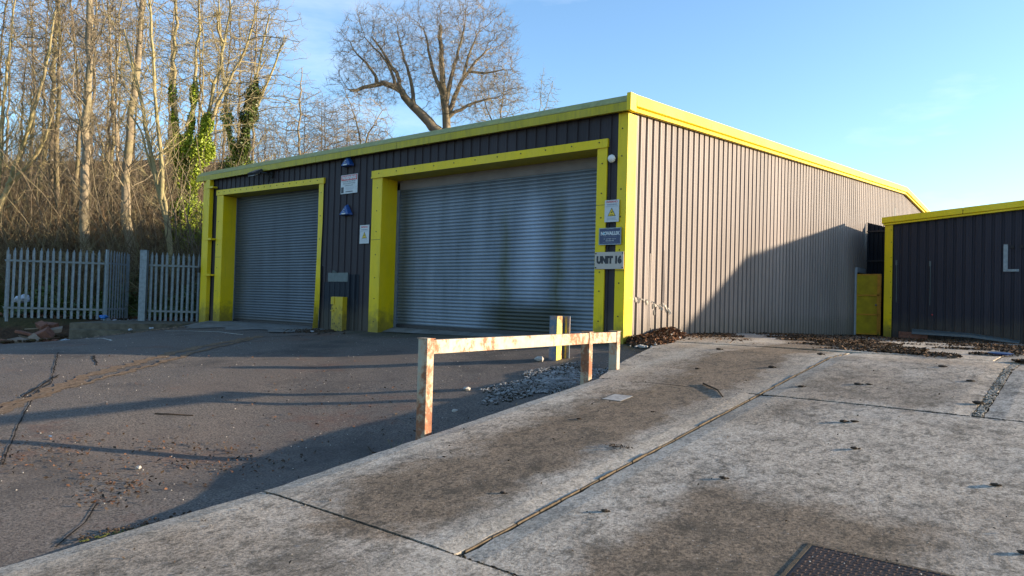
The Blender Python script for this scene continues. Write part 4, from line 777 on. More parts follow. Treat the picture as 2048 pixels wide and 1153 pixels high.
for (c, s_, m_, lab, cat) in (((-23.62,9.22,.70),(.32,.2,.17),'plastic_blue','crumpled blue plastic bag at the foot of the palisade fence','plastic bag'),((-21.75,7.55,.13),(.38,.25,.09),'paper_white','flattened pale blue-white wrapper on asphalt by the kerb','litter'),
      ((-20.95,8.9,.44),(.16,.12,.08),'paper_white','white scrap at the kerb foot left of the gate post','litter'),((-20.8,9.4,.49),(.2,.12,.07),'paper_white','white scrap at the kerb foot under the gate post','litter'),((-26.4,7.9,1.15),(.35,.3,.35),'paper_white','white bag behind the fence at the left edge','litter'),
      ((-14.95,10.6,.66),(.12,.08,.05),'paper_white','white scrap on asphalt left of the yellow box bollard','litter'),((-8.2,2.75,.03),(.05,.03,.02),'paper_white','tiny white scrap on asphalt in the left foreground','litter')):
    b = MB()
    for i in range(7): b.rock((random.uniform(-.5,.5)*s_[0]*.6, random.uniform(-.5,.5)*s_[1]*.6, random.uniform(-.2,.5)*s_[2]*.5), .5*max(s_[2], s_[1]*.45), (1,1,.6))
    o = b.build(cat.replace(' ', '_'), M[m_]); o.location = c; tag(o, lab, cat)
def stick(pts, r, lab, z=zs, mat='leaf_dark'):
    b = MB(); b.tube([(x, y, float(z(y) if z is zs else z(x, y))+h) for x, y, h in pts], [r, r*.9, r*.6][:len(pts)] if len(pts) == 3 else r, 6); tag(b.build('twig', M[mat]), lab, 'twig', 'fallen twigs')
stick([(-3.72,8.15,.010),(-3.42,7.88,.014),(-3.24,7.6,.010)], .011, 'dark curved twig lying on the ramp left of the long joint')
stick([(-8.9,4.1,.01),(-8.75,4.2,.02),(-8.55,4.4,.01)], .010, 'dark twig lying on the open asphalt', za)
stick([(.02,4.35,.01),(.08,4.55,.02),(.06,4.75,.01)], .007, 'thin dark twig on the ramp right of the manhole cover')
stick([(-5.5,4.9,.01),(-5.7,4.8,.03),(-5.95,4.95,.02)], .010, 'thin dark twig at the foot of the nearest barrier post', za)
# small weeds at the slab edge
for wx, wy, wl in ((-5.12,6.35,'thin dry weed growing from the ramp edge between barrier posts'),(-5.3,4.75,'tuft of dark weed at the foot of the nearest barrier post'),(-5.85,26.0,'green weed at the foot of the workshop corner')):
    b = MB(); z0 = float(zs(wy)) if wy > 20 else float(za(wx, wy))
    for i in range(9):
        a = random.random()*6.28; h = random.uniform(.10,.26); b.tube([(wx,wy,z0),(wx+.03*math.cos(a),wy+.03*math.sin(a),z0+h*.6),(wx+.08*math.cos(a),wy+.08*math.sin(a),z0+h)], [.004,.003,.001], 4)
    tag(b.build('weed', M['twig_gold'] if wy < 7 and wy > 6 else M['ivy_green']), wl, 'weed')

# ================================================================== TREES
def unit(a): return a/np.maximum(np.linalg.norm(a, axis=-1, keepdims=True), 1e-9)
def tubes(P, Rr, k):
    """P (n,m,3) polylines, Rr (n,m) radii -> verts, quads"""
    n, m, _ = P.shape; T = np.empty_like(P); T[:,1:-1] = P[:,2:]-P[:,:-2]; T[:,0] = P[:,1]-P[:,0]; T[:,-1] = P[:,-1]-P[:,-2]; T = unit(T)
    ref = np.where(np.abs(T[...,2:3]) > .9, np.array([1.,0,0]), np.array([0,0,1.])); A = unit(np.cross(T, ref)); B = np.cross(T, A)
    an = np.arange(k)*2*np.pi/k; V = P[:,:,None,:] + Rr[:,:,None,None]*(np.cos(an)[None,None,:,None]*A[:,:,None,:]+np.sin(an)[None,None,:,None]*B[:,:,None,:])
    idx = np.arange(n*m*k).reshape(n, m, k); nx = np.roll(idx, -1, 2)
    F = np.stack([idx[:,:-1], nx[:,:-1], nx[:,1:], idx[:,1:]], -1).reshape(-1, 4)
    return V.reshape(-1, 3), F
def grow(start, dirs, length, rad, m, wander, up, g):
    n = len(start); P = np.empty((n, m+1, 3)); P[:,0] = start; d = unit(dirs)
    for i in range(m):
        d = unit(d + g.normal(size=(n,3))*wander + np.array([0,0,up])); P[:,i+1] = P[:,i] + d*(length/m)[:,None]
    Rr = rad[:,None]*np.linspace(1, .35, m+1)[None,:]; return P, Rr
def spawn(P, Rr, per, tmin, ang, lf, g, lens, tmax=1.0, rf=.55, shape=None):
    n, m, _ = P.shape; src = np.repeat(np.arange(n), per); t = tmin + (tmax-tmin)*g.random(len(src)); q = t*(m-1); i = np.minimum(q.astype(int), m-2); f = (q-i)[:,None]
    S = P[src,i]*(1-f)+P[src,i+1]*f; T = unit(P[src,i+1]-P[src,i]); r = Rr[src,i]*(1-f[:,0])+Rr[src,i+1]*f[:,0]
    rnd = unit(g.normal(size=S.shape)); side = unit(np.cross(T, rnd)); a = np.radians(ang[0]+(ang[1]-ang[0])*g.random(len(src)))[:,None]
    D = T*np.cos(a)+side*np.sin(a); sh = (1-t*.65) if shape is None else shape(t)
    L = lens[src]*lf*(.5+g.random(len(src))*.8)*sh; return S, D, L, np.maximum(r*rf*(.6+.5*g.random(len(src))), .004)
def resample(pts, m):
    p = np.array(pts, float); s = np.r_[0, np.cumsum(np.linalg.norm(np.diff(p, axis=0), axis=1))]; q = np.linspace(0, s[-1], m); out = np.stack([np.interp(q, s, p[:,i]) for i in range(3)], 1)
    for _ in range(2): out[1:-1] = out[1:-1]*.5 + (out[:-2]+out[2:])*.25
    return out, s[-1]
class Parts:
    def __init__(s): s.V = []; s.F = []; s.n = 0
    def add(s, V, F): s.V.append(V); s.F.append(F+s.n); s.n += len(V)
    def obj(s, name, mat, parent, smooth=True): return np_mesh(name, np.concatenate(s.V), np.concatenate(s.F), mat, parent, smooth)
def tree_mesh(stems, r0, g, lv=(12, 9, 6), ang=((35,60),(30,60),(25,60)), lf=(.32,.42,.45), up=(.05,.04,.03), tmin=.25, twig_r=.006, wander=.16, subr=.6, kk=(10,6,3,3), dens=1.0, shape=None, rf1=.20, tmin2=.12):
    wood = Parts(); tw = Parts(); S = [[], [], [], []]
    for si, st in enumerate(stems):
        m = 22; P, L = resample(st, m); P = P + g.normal(size=P.shape)*np.array([.02,.02,0])*(L/12); ra = r0(si) if callable(r0) else (r0 if si == 0 else r0*subr*(.75+.5*g.random()))

        Rr = ra*np.linspace(1, .28, m)*(1+.06*g.normal(size=m)); 
        if si == 0: Rr[0] *= 1.35; Rr[1] *= 1.12
        V, F = tubes(P[None], Rr[None], kk[0]); wood.add(V, F)
        per = int(lv[0]*dens*(L/12)); 
        if per: 
            o = spawn(P[None], Rr[None], per, tmin if si == 0 else tmin2, ang[0], lf[0], g, np.array([L]), 1.0, rf1, shape); [S[i].append(o[i]) for i in range(4)]
    s1 = [np.concatenate(x) for x in S]; P1, R1 = grow(s1[0], s1[1], s1[2], np.maximum(s1[3], .020), 8, wander, up[0], g); V, F = tubes(P1, R1, kk[1]); wood.add(V, F)
    s2 = spawn(P1, R1, lv[1], .12, ang[1], lf[1], g, s1[2]); P2, R2 = grow(s2[0], s2[1], s2[2], np.maximum(s2[3], twig_r*1.5), 5, wander*1.2, up[1], g); V, F = tubes(P2, R2, kk[2]); tw.add(V, F)
    s3 = spawn(P2, R2, lv[2], .1, ang[2], lf[2], g, s2[2]); P3, R3 = grow(s3[0], s3[1], np.maximum(s3[2], .15), np.full(len(s3[0]), twig_r), 3, wander*1.4, up[2], g); V, F = tubes(P3, R3, kk[3]); tw.add(V, F)
    return wood, tw
def rooted(stems):
    x, y, z = stems[0][0]; return [[(x, y, float(zt(x, y))-.25)] + stems[0]] + stems[1:]
def make_tree(name, label, stems, r0, seed, barkm, twigm, group=None, **kw):
    g = np.random.default_rng(seed); stems = rooted(stems); b = stems[0][0]
    e = empty(name, (b[0], b[1], b[2]+.25), label, 'tree', group); w, t = tree_mesh(stems, r0, g, **kw)
    w.obj('trunk', M[barkm], e); t.obj('crown', M[twigm], e); return e
def ivy(parent, stems, n, seed, rad, zmin, zmax, mat='ivy_green', size=.075, taper=None):
    g = np.random.default_rng(seed); pts = []
    for st in stems:
        P, L = resample(st, 60); P = P[(P[:,2] > zmin) & (P[:,2] < zmax)]
        if len(P) < 2: continue
        k_ = int(n*len(P)/60); q = P[g.integers(0, len(P), k_)]; f = 1-(q[:,2]-zmin)/(zmax-zmin)
        lump = .6+.5*np.sin(q[:,2]*2.1+seed)+.35*np.sin(q[:,2]*5.3); r = rad*(.25+.75*f)*np.clip(lump, .35, 1.5)*(.35+.65*np.sqrt(g.random(k_)))
        a = g.random(k_)*6.283; pts.append(q + np.stack([r*np.cos(a), r*np.sin(a), g.normal(size=k_)*.12], 1))
    pts = np.concatenate(pts); nn_ = len(pts); nr = unit(g.normal(size=(nn_,3))+np.array([.3,-.2,.4])); a = g.normal(size=(nn_,3)); a = unit(a-(a*nr).sum(1)[:,None]*nr); b = np.cross(nr, a); s = size*(.6+.8*g.random(nn_))[:,None]
    V = np.stack([pts-a*s, pts+b*s*.75, pts+a*s, pts-b*s*.75], 1).reshape(-1,3)
    return np_mesh('ivy', V, np.arange(4*nn_).reshape(-1,4), M[mat], parent)
def ellips(c, r, n, g, lo=.0):
    v = unit(g.normal(size=(n,3))); q = (lo+(1-lo)*g.random(n))**(1/2.4); return np.array(c)+v*q[:,None]*np.array(r)
def colonize(stems, att, g, step=.30, di=2.2, dk=.42, iters=70, sway=.14, trop=.10):
    # branches grow node by node towards free points of the crown volume
    N = []; par = []; minr = []
    for si, (st, r0) in enumerate(stems):
        P, L = resample(st, max(4, int(len(st)*3))); 
        n = max(3, int(L/.45)); P, _ = resample(st, n)
        if si == 0: base = -1
        else: A_ = np.array(N); base = int(np.argmin(((A_-P[0])**2).sum(1)))
        for i, q in enumerate(P):
            if si > 0 and i == 0: prev = base; continue
            par.append(base if (i == 0) else (prev)); N.append(q + g.normal(size=3)*.04*(1 if i else 0)); minr.append(r0*(1-.8*i/len(P))); prev = len(N)-1
    N = np.array(N); par = list(par); att = att.copy(); near = np.full(len(att), -1); nd = np.full(len(att), 1e9)
    fresh = np.arange(len(N)); born = [0]*len(N)
    for it in range(iters):
        D = np.sqrt(((att[:,None,:]-N[fresh][None])**2).sum(-1)); j = D.argmin(1); dd = D[np.arange(len(att)), j]; m = dd < nd; nd[m] = dd[m]; near[m] = fresh[j[m]]
        keep = nd > dk; att, near, nd = att[keep], near[keep], nd[keep]
        if len(att) == 0: break
        act = nd < di
        if not act.any(): act = nd < nd.min()+1.0
        src = near[act]; vec = unit(att[act]-N[src]); ids, inv = np.unique(src, return_inverse=True); S_ = np.zeros((len(ids),3)); np.add.at(S_, inv, vec)
        d = unit(unit(S_) + g.normal(size=S_.shape)*sway + np.array([0,0,trop])); new = N[ids]+d*step
        k0 = len(N); N = np.concatenate([N, new]); par += list(ids); fresh = np.arange(k0, len(N))
    return N, np.array(par), np.array(minr)
def colony_mesh(stems, att, g, tip=.0075, expo=2.35, twigs=3, tl=.32, **kw):
    N, par, minr = colonize(stems, att, g, **kw); n = len(N); acc = np.zeros(n); kids = np.zeros(n, int)
    for i in range(n-1, -1, -1):
        if acc[i] == 0: acc[i] = tip**expo
        if par[i] >= 0: acc[par[i]] += acc[i]; kids[par[i]] += 1
    r = acc**(1/expo); r[:len(minr)] = np.maximum(minr, np.minimum(r[:len(minr)], minr*1.15)); 
    ok = par >= 0; c = np.where(ok)[0]; p = par[c]; rp = np.minimum(r[p], r[c]*1.6); P = np.stack([N[p], N[c]], 1); Rr = np.stack([rp, r[c]], 1)
    d = unit(P[:,1]-P[:,0]); P[:,1] += d*np.minimum(r[c], .05)[:,None]*.6; big = r[c] > .035
    wood = Parts(); tw = Parts(); V, F = tubes(P[big], Rr[big], 8); wood.add(V, F); V, F = tubes(P[~big], Rr[~big], 4); tw.add(V, F)
    sm_ = np.where((r < tip*2.6) & (par >= 0))[0]; src = np.repeat(sm_, twigs); dirp = unit(N[src]-N[par[src]]); D = unit(dirp*.9 + g.normal(size=(len(src),3))*.55 + np.array([0,0,.15]))
    T, R3 = grow(N[src], D, tl*(.4+g.random(len(src))), np.full(len(src), tip*.85), 3, .22, .04, g); V, F = tubes(T, R3, 3); tw.add(V, F)
    return wood, tw
def colony_tree(name, label, stems, radii, crowns, seed, barkm, twigm, group=None, **kw):
    g = np.random.default_rng(seed); stems = rooted(stems); b = stems[0][0]; e = empty(name, (b[0], b[1], b[2]+.25), label, 'tree', group)
    att = np.concatenate([ellips(c, r, n, g) for c, r, n in crowns]); w, t = colony_mesh(list(zip(stems, radii)), att, g, **kw); w.obj('trunk', M[barkm], e); t.obj('crown', M[twigm], e); return e
TS = {
 'a':[ [(-30.44,11.22,1.63),(-30.60,11.09,4.61),(-30.61,11.08,6.94),(-30.61,11.08,9.85),(-30.65,11.05,12.78),(-30.73,10.98,15.91),(-30.75,10.96,18.67)] ],
 'b':[ [(-29.47,12.66,1.59),(-29.86,12.35,4.32),(-29.95,12.27,5.30),(-29.86,12.35,7.48),(-29.76,12.43,9.26),(-29.67,12.50,11.25),(-29.57,12.59,13.04),(-29.59,12.56,16.03),(-29.53,12.61,18.24)] ],
 'c':[ [(-26.83,12.90,1.43),(-27.00,12.75,3.47),(-27.30,12.51,4.95),(-27.57,12.29,6.25),(-27.82,12.08,7.74),(-28.15,11.81,9.42),(-28.53,11.50,11.28)],[(-27.30,12.51,4.95),(-27.28,12.52,6.26),(-27.50,12.34,7.75),(-27.68,12.20,10.00),(-27.84,12.07,12.44),(-28.03,11.91,14.13)],[(-27.00,12.75,3.47),(-27.19,12.60,4.96),(-27.66,12.21,6.25),(-27.95,11.97,7.55),(-28.26,11.72,8.10)] ],
 'd':[ [(-29.33,14.72,1.44),(-29.50,14.58,4.12),(-29.73,14.39,6.60),(-30.02,14.16,8.67),(-30.12,14.07,10.55),(-30.06,14.12,12.43),(-30.07,14.12,14.94)],[(-29.73,14.39,6.60),(-29.44,14.63,8.69),(-29.37,14.69,10.57),(-29.36,14.70,12.66),(-29.38,14.68,15.60)],[(-29.51,14.57,4.54),(-29.20,14.83,7.04),(-28.94,15.04,9.13),(-28.58,15.34,11.02),(-28.38,15.51,13.12),(-28.27,15.59,15.22)],[(-29.20,14.83,7.04),(-28.72,15.22,9.24),(-28.09,15.74,10.83),(-27.61,16.14,12.52),(-27.41,16.30,13.99)] ],
 'e':[ [(-31.74,17.92,4.07),(-31.60,18.04,7.36),(-31.37,18.23,9.49),(-31.15,18.40,10.91),(-30.95,18.57,12.81),(-30.71,18.77,14.72)],[(-31.60,18.04,7.36),(-32.05,17.67,9.23),(-32.25,17.50,11.35),(-32.47,17.32,13.94),(-32.60,17.21,16.08)],[(-31.37,18.23,9.49),(-30.93,18.59,10.69),(-30.43,19.00,12.36),(-30.10,19.27,13.79)] ],
 'f':[ [(-36.00,9.24,1.82),(-35.61,9.56,4.32),(-35.25,9.85,5.78),(-34.82,10.21,7.25),(-34.48,10.49,9.03),(-34.14,10.77,11.03),(-33.96,10.91,13.12)],[(-35.61,9.56,4.32),(-35.52,9.63,6.60),(-35.51,9.64,8.89),(-35.38,9.75,11.19),(-35.26,9.85,13.50)],[(-35.25,9.85,5.78),(-34.56,10.42,6.64),(-34.12,10.79,7.69),(-33.84,11.01,9.16)] ],
 'g':[ [(-43.46,13.46,4.34),(-43.37,13.53,6.71),(-43.19,13.68,8.55),(-42.97,13.86,10.67),(-42.96,13.88,12.78),(-42.96,13.87,15.70),(-42.99,13.85,18.35)] ],
 'h':[ [(-34.53,11.74,1.50),(-34.69,11.61,4.27),(-34.86,11.47,6.84),(-34.86,11.47,8.99),(-34.88,11.46,11.79),(-34.99,11.36,14.38),(-35.11,11.27,16.55)] ],
 'i':[ [(-36.45,12.75,1.97),(-36.44,12.76,4.93),(-36.34,12.84,7.44),(-36.29,12.88,9.27),(-36.55,12.67,12.02),(-36.85,12.43,14.77)] ],
 'j':[ [(-41.71,12.31,2.93),(-41.51,12.47,5.92),(-41.42,12.55,8.41),(-41.39,12.57,11.16),(-41.56,12.44,13.91),(-41.77,12.26,16.92)] ],
 'k':[ [(-38.33,15.09,2.06),(-38.21,15.19,5.04),(-38.06,15.31,7.79),(-38.34,15.08,10.52),(-38.58,14.88,13.52),(-38.77,14.72,16.78)] ],
 'l':[ [(-36.33,37.45,9.46),(-36.74,37.11,12.68),(-37.01,36.89,15.02),(-37.18,36.75,17.36),(-37.29,36.66,19.71),(-37.49,36.49,21.34)],[(-36.80,37.06,12.86),(-37.89,36.17,14.27),(-38.74,35.46,15.32),(-39.38,34.94,16.27),(-39.84,34.57,16.90),(-40.73,33.83,17.05),(-41.55,33.16,16.55),(-42.32,32.52,16.38)],[(-39.38,34.94,16.27),(-39.80,34.59,17.81),(-40.59,33.95,19.23),(-41.17,33.47,20.30)],[(-38.74,35.46,15.32),(-38.96,35.29,17.30),(-39.44,34.89,19.09),(-39.79,34.61,20.71)],[(-40.73,33.83,17.05),(-41.25,33.40,18.12),(-42.06,32.74,19.07),(-42.41,32.45,19.89)],[(-36.94,36.95,14.12),(-36.59,37.23,15.94),(-36.10,37.64,17.40),(-35.43,38.19,18.69),(-34.76,38.74,19.62)],[(-36.78,37.07,14.67),(-35.78,37.90,15.61),(-34.95,38.58,16.00),(-34.21,39.19,16.17)],[(-37.01,36.89,15.02),(-36.72,37.13,17.74),(-36.29,37.48,19.75),(-36.05,37.68,21.39)],[(-37.09,36.82,15.92),(-37.68,36.34,17.53),(-38.01,36.07,19.51),(-38.32,35.81,20.94)],[(-36.10,37.64,17.40),(-35.86,37.84,19.22),(-35.34,38.27,20.69)],[(-39.84,34.57,16.90),(-40.20,34.26,18.34),(-41.59,33.13,20.28)],[(-35.41,38.20,17.79),(-34.44,39.00,18.01),(-33.89,39.45,18.21)] ],
 'm':[ [(-37.94,25.77,5.54),(-38.04,25.68,9.49),(-38.16,25.59,12.23),(-38.11,25.62,14.07),(-38.06,25.67,15.45)],[(-38.14,25.60,11.62),(-38.85,25.02,13.43),(-39.12,24.80,14.64)] ],
 'n':[ [(-36.57,29.49,7.11),(-36.75,29.34,10.60),(-36.99,29.14,12.51),(-37.42,28.78,13.93),(-37.69,28.57,14.72)],[(-36.76,29.33,10.92),(-36.21,29.78,12.54),(-35.81,30.10,13.51)] ],
 'o':[ [(-36.33,42.63,10.17),(-36.53,42.46,14.04),(-36.47,42.51,16.77),(-36.33,42.63,18.52),(-36.29,42.66,19.50)],[(-36.53,42.46,14.04),(-37.33,41.81,16.35),(-37.65,41.54,17.50)] ],
 'q':[ [(-35.22,46.13,10.57),(-35.43,45.96,14.98),(-35.43,45.96,17.80),(-35.29,46.07,20.22)],[(-35.45,45.94,15.78),(-34.88,46.41,18.02),(-34.65,46.60,19.24)] ],
}
A = dict(ang=((35,62),(25,55),(20,50)), up=(.10,.06,.04), twig_r=.006)
make_tree('alder_tree', 'tall straight thick-trunked bare tree, leftmost of the two big trunks behind the fence', TS['a'], .20, 1, 'bark_tan', 'twig_tan', lv=(40,9,4), lf=(.24,.40,.42), tmin=.22, rf1=.18, **A)
make_tree('alder_tree', 'tall thick bare tree with kinked trunk behind the half-open gate', TS['b'], .20, 2, 'bark_tan', 'twig_tan', lv=(38,9,4), lf=(.25,.40,.42), tmin=.25, rf1=.18, **A)
make_tree('sapling_clump', 'pale multi-stemmed bare tree leaning left beside the ivy-clad tree', TS['c'], .12, 3, 'bark_pale', 'twig_gold', lv=(26,8,4), lf=(.30,.42,.45), subr=.65, tmin=.3, rf1=.22, **A)
V_ = dict(ang=((18,44),(22,48),(20,50)), up=(.12,.08,.05), twig_r=.0055)
tD = colony_tree('ivy_clad_tree', 'bare tree thick with bright sunlit ivy next to the warehouse corner', TS['d'], [.17,.10,.12,.09], [((-28.65,15.28,12.10),(3.6,3.6,5.0),1150),((-27.6,16.2,10.6),(2.4,2.4,3.2),520),((-30.6,14.1,12.0),(2.0,2.4,4.0),300)], 4, 'bark_pale', 'twig_gold', trop=.45, dk=.40, twigs=2)
ivy(tD, rooted(TS['d']), 30000, 5, 1.05, .6, 8.8, 'ivy_yellow', .045); ivy(tD, TS['d'][:1]+TS['d'][1:2], 9000, 6, .40, 5.0, 10.3, 'ivy_yellow', .045); ivy(tD, TS['d'][2:3], 5500, 8, .36, 2.0, 8.6, 'ivy_yellow', .042)
tE = make_tree('ivy_clad_tree', 'slim bare tree with dark ragged ivy rising above the gutter', TS['e'], .13, 9, 'bark_pale', 'twig_gold', lv=(22,8,4), lf=(.36,.42,.45), tmin=.15, rf1=.3, **V_)
ivy(tE, TS['e'][:1], 20000, 11, 1.0, 4.2, 11.6, 'ivy_green', .05); ivy(tE, TS['e'][1:2], 6000, 12, .8, 5.5, 10, 'ivy_yellow', .045)
make_tree('mossy_tree', 'crooked yellow-mossed tree at the far left edge', TS['f'], .14, 13, 'bark_pale', 'twig_gold', lv=(28,9,4), lf=(.34,.42,.45), tmin=.1, **A)
make_tree('birch_tree', 'slim pale leaning trunk deep in the wood at the left', TS['g'], .15, 14, 'bark_pale', 'twig_brown', lv=(34,8,4), lf=(.25,.42,.45), tmin=.3, **A)
make_tree('dark_trunked_tree', 'slim dark straight trunk left of the tallest tree', TS['h'], .14, 15, 'bark_dark', 'twig_brown', lv=(34,8,4), lf=(.25,.42,.45), tmin=.3, **A)
make_tree('dark_trunked_tree', 'dark trunk just left of and behind the leftmost big trunk', TS['i'], .13, 16, 'bark_dark', 'twig_brown', lv=(34,8,4), lf=(.25,.42,.45), tmin=.3, **A)
make_tree('slender_tree', 'slender bare tree deep in the wood near the left edge', TS['j'], .11, 17, 'bark_tan', 'twig_tan', lv=(34,8,4), lf=(.25,.42,.45), tmin=.25, **A)
make_tree('slender_tree', 'slender bare tree in the gap between the two big trunks', TS['k'], .11, 18, 'bark_tan', 'twig_brown', lv=(34,8,4), lf=(.25,.42,.45), tmin=.25, **A)
oak_r = [.54,.42,.17,.16,.12,.22,.15,.20,.18,.13,.12,.10]
colony_tree('oak_tree', 'great spreading bare oak rising behind the warehouse roof', TS['l'], oak_r, [((-40.58,33.95,18.9),(3.7,3.7,3.7),2500),((-35.99,37.73,18.9),(4.1,4.1,4.9),3500),((-42.4,32.4,16.8),(1.7,1.7,1.2),260),((-33.9,39.4,16.7),(1.9,1.9,1.5),380),((-38.3,35.9,20.4),(2.6,2.6,3.0),650)], 19, 'bark_oak', 'twig_tan', step=.32, dk=.40, di=2.2, twigs=5, tl=.55, tip=.008, sway=.2, trop=.10)
B_ = dict(tmin=.35, twig_r=.007, up=(.10,.06,.04), rf1=.22)
colony_tree('background_tree', 'bare tree left of the oak above the gutter', TS['m'][:1], [.12], [((-38.2,25.6,11.6),(2.1,2.1,3.2),700)], 20, 'bark_tan', 'twig_tan', dk=.36, trop=.22, tip=.009, tl=.45)
colony_tree('background_tree', 'short bare forked tree just under the left limb of the oak', TS['n'], [.11,.07], [((-37.0,29.2,12.2),(2.3,2.3,2.8),700)], 21, 'bark_dark', 'twig_tan', dk=.36, trop=.22, tip=.009, tl=.45)
colony_tree('background_tree', 'brushy bare tree right of the oak trunk', TS['o'], [.11,.08], [((-36.7,42.3,17.0),(2.6,2.6,2.6),900)], 22, 'bark_tan', 'twig_gold', dk=.36, trop=.22, tip=.009, tl=.45)
colony_tree('background_tree', 'thin pale bare tree standing farthest right against the sky', TS['q'], [.08,.05], [((-35.2,46.2,17.6),(1.2,1.2,2.5),260)], 23, 'bark_tan', 'twig_gold', dk=.36, trop=.22, tip=.009, tl=.45)

# wood behind: prototypes with shared meshes, every tree its own object with trunk and crown
protos = []
for i, (r, bm, tm, lean, cr) in enumerate([(.13,'bark_tan','twig_brown',.25,[((0,0,12.5),(2.0,2.0,6.5),900)]), (.09,'bark_pale','twig_gold',.8,[((0,0,9.5),(2.6,2.6,5.0),1000)]), (.07,'bark_dark','twig_brown',.5,[((0,0,5.2),(2.6,2.6,3.6),1100)]), (.12,'bark_dark','twig_tan',.4,[((0,0,12),(2.6,2.6,5.2),1000)])]):
    g = np.random.default_rng(100+i); h = cr[0][0][2]+cr[0][1][2]*.7
    st = [[(0,0,-.4)]+[(float(g.normal()*lean*.25*(z/h)), float(g.normal()*lean*.25*(z/h)), float(z)) for z in np.linspace(h*.15, h, 6)]]; rr_ = [r]
    if i in (1,2): st.append([st[0][1], (g.normal()*.9, g.normal()*.9, h*.45), (g.normal()*1.6, g.normal()*1.6, h*.85)]); rr_.append(r*.7)
    att = np.concatenate([ellips(c, q, n, g) for c, q, n in cr]); w, t = colony_mesh(list(zip(st, rr_)), att, g, step=.36, dk=.46, di=2.6, tip=.010, twigs=2, tl=.5, trop=.38); protos.append((w, t, bm, tm, h))
pm = []
for w, t, bm, tm, h in protos:
    a = w.obj('trunk', M[bm], None); b = t.obj('crown', M[tm], None); pm.append((a.data, b.data, h)); bpy.data.objects.remove(a); bpy.data.objects.remove(b)
# placed by depth from the yard and sideways offset
spots = []
g = np.random.default_rng(77)
for i in range(30):
    d = g.uniform(34, 66); s = g.uniform(-.73, -.36)*d
    spots.append((d, s, g.choice([0,0,1,2,3,3]), g.uniform(.75,1.1)))
for i in range(28):
    d = g.uniform(44, 62); s = g.uniform(-.36, -.07)*d; k_ = g.choice([1,2,2]); spots.append((d, s, k_, g.uniform(.55,.72)*(1.25 if k_ == 2 else .95)))
for i in range(5):
    d = g.uniform(58, 66); s = g.uniform(-.05, .045)*d; spots.append((d, s, 2 if i % 2 else 1, g.uniform(.75,.95)))
used = set(); kinds = ['slender brown-twigged bare tree', 'pale golden forked bare tree', 'low bushy dark bare tree', 'dark-stemmed bare tree']
def sector(a):
    for lim, nm in ((-.66,'at the extreme left edge'),(-.60,'near the left edge'),(-.555,'just left of the leftmost big trunk'),(-.515,'between the two big trunks'),(-.48,'right of the kinked big trunk'),(-.43,'behind the sunlit ivy-clad tree'),(-.37,'between the two ivy-clad trees'),(-.31,'right of the dark ivy-clad tree'),(-.24,'midway between ivy and oak'),(-.18,'under the left limb of the oak'),(-.10,'left of the oak trunk'),(-.04,'just right of the oak trunk'),(.2,'far right of the oak')):
        if a < lim: return nm
for i, (d, s, pk, sca) in enumerate(spots):
    x = -.635*d+.772*s; y = .772*d+.635*s
    if x > -24: continue
    for q in range(4):
        kk_ = (pk+q) % 4; lab = kinds[kk_]+' '+('in front ' if d < 42 else 'halfway back ' if d < 54 else 'far back ')+sector(s/d)
        if lab not in used: break
    else: continue
    used.add(lab); tr, cr, h = pm[kk_]
    if i >= 30: sca *= {0: .55, 1: .8, 2: 1.1, 3: .6}[kk_]
    e = empty('woodland_tree', (x, y, float(zt(x, y))), lab, 'tree', 'bare trees of the wood behind the fence', g.uniform(0, 6.28))
    e.scale = (sca,)*3; e.matrix_world = e.matrix_world @ Matrix.Diagonal((sca, sca, sca, 1))
    for nm, me in (('trunk', tr), ('crown', cr)):
        o = bpy.data.objects.new(nm, me); col.objects.link(o); o.parent = e
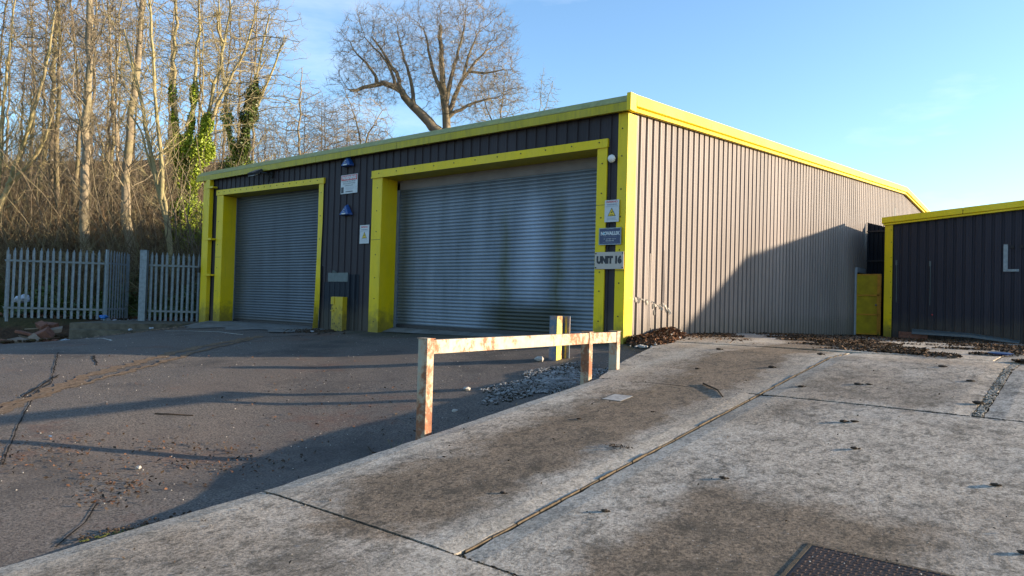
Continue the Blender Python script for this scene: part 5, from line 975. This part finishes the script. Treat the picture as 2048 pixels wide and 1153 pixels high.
# dense undergrowth of arching brambles and saplings on the bank, one uncountable mass
def thicket(name, n, drange, smin, smax, h0, h1, mat, seed, r=.006, arch=-.10, lean=.5, m=6):
    g = np.random.default_rng(seed); d = g.uniform(*drange, n); s = g.uniform(smin, smax, n)*d; x = -.635*d+.772*s; y = .772*d+.635*s; ok = x < -23.4; x, y = x[ok], y[ok]; n = len(x)
    S = np.stack([x, y, zt(x, y)-.05], 1); D = g.normal(size=(n,3))*lean+np.array([0,0,1.]); D[:,2] = np.abs(D[:,2])+.25; L = g.uniform(h0, h1, n)
    P, Rr = grow(S, D, L, r*(.7+g.random(n)), m, .22, arch, g); pt = Parts(); pt.add(*tubes(P, Rr, 3))
    o2 = spawn(P, Rr, 5, .2, (25,70), .4, g, L); P2, R2 = grow(o2[0], o2[1], o2[2], np.maximum(o2[3], .004), 4, .25, arch*.5, g); pt.add(*tubes(P2, R2, 3))
    return tag(pt.obj(name, M[mat], None), kind='stuff')
thicket('undergrowth', 5200, (25.5, 45), -.76, -.30, 1.2, 4.6, 'bramble', 31, .011, -.08, .6)
thicket('undergrowth', 3800, (28, 64), -.76, -.06, 2.0, 6.5, 'twig_brown', 32, .011, .0, .35)
thicket('undergrowth', 1600, (25.0, 40), -.76, -.32, 1.5, 4.5, 'twig_gold', 33, .008, -.04, .4)
thicket('undergrowth', 900, (26, 50), -.76, -.30, 3.0, 7.5, 'bark_dark', 35, .022, .0, .3)
thicket('green_undergrowth', 3600, (24.2, 30), -.74, -.34, .5, 1.7, 'bramble_green', 34, .007, -.15, .6)
# low evergreen ground cover and leaf mould behind the fence
g = np.random.default_rng(5); n = 26000; d = g.uniform(23.6, 33, n); s = g.uniform(-.76, -.33, n)*d; x = -.635*d+.772*s; y = .772*d+.635*s; ok = x < -23.0; x, y = x[ok], y[ok]
hh = np.clip(.35+.55*np.sin(x*1.9+y)*np.sin(y*1.3-x*.6), .05, 1)*(.3+.9*g.random(len(x)))
leaves('bank_ground_cover', np.stack([x, y, zt(x, y)+hh*1.2], 1), .07, M['ivy_green'], .1)
n = 24000; d = g.uniform(23.2, 60, n); s = g.uniform(-.76, -.05, n)*d; x = -.635*d+.772*s; y = .772*d+.635*s; ok = x < -22.8; x, y = x[ok], y[ok]
leaves('woodland_leaf_mould', np.stack([x, y, zt(x, y)+.03+.1*g.random(len(x))], 1), .08, M['leaf_brown'], .4)
gravel('bank_litter', 40, lambda: (random.uniform(-26,-23.6), random.uniform(9.5,11.5)), .03, .08, M['paper_white'], lambda x, y: zt(x, y)+.02)
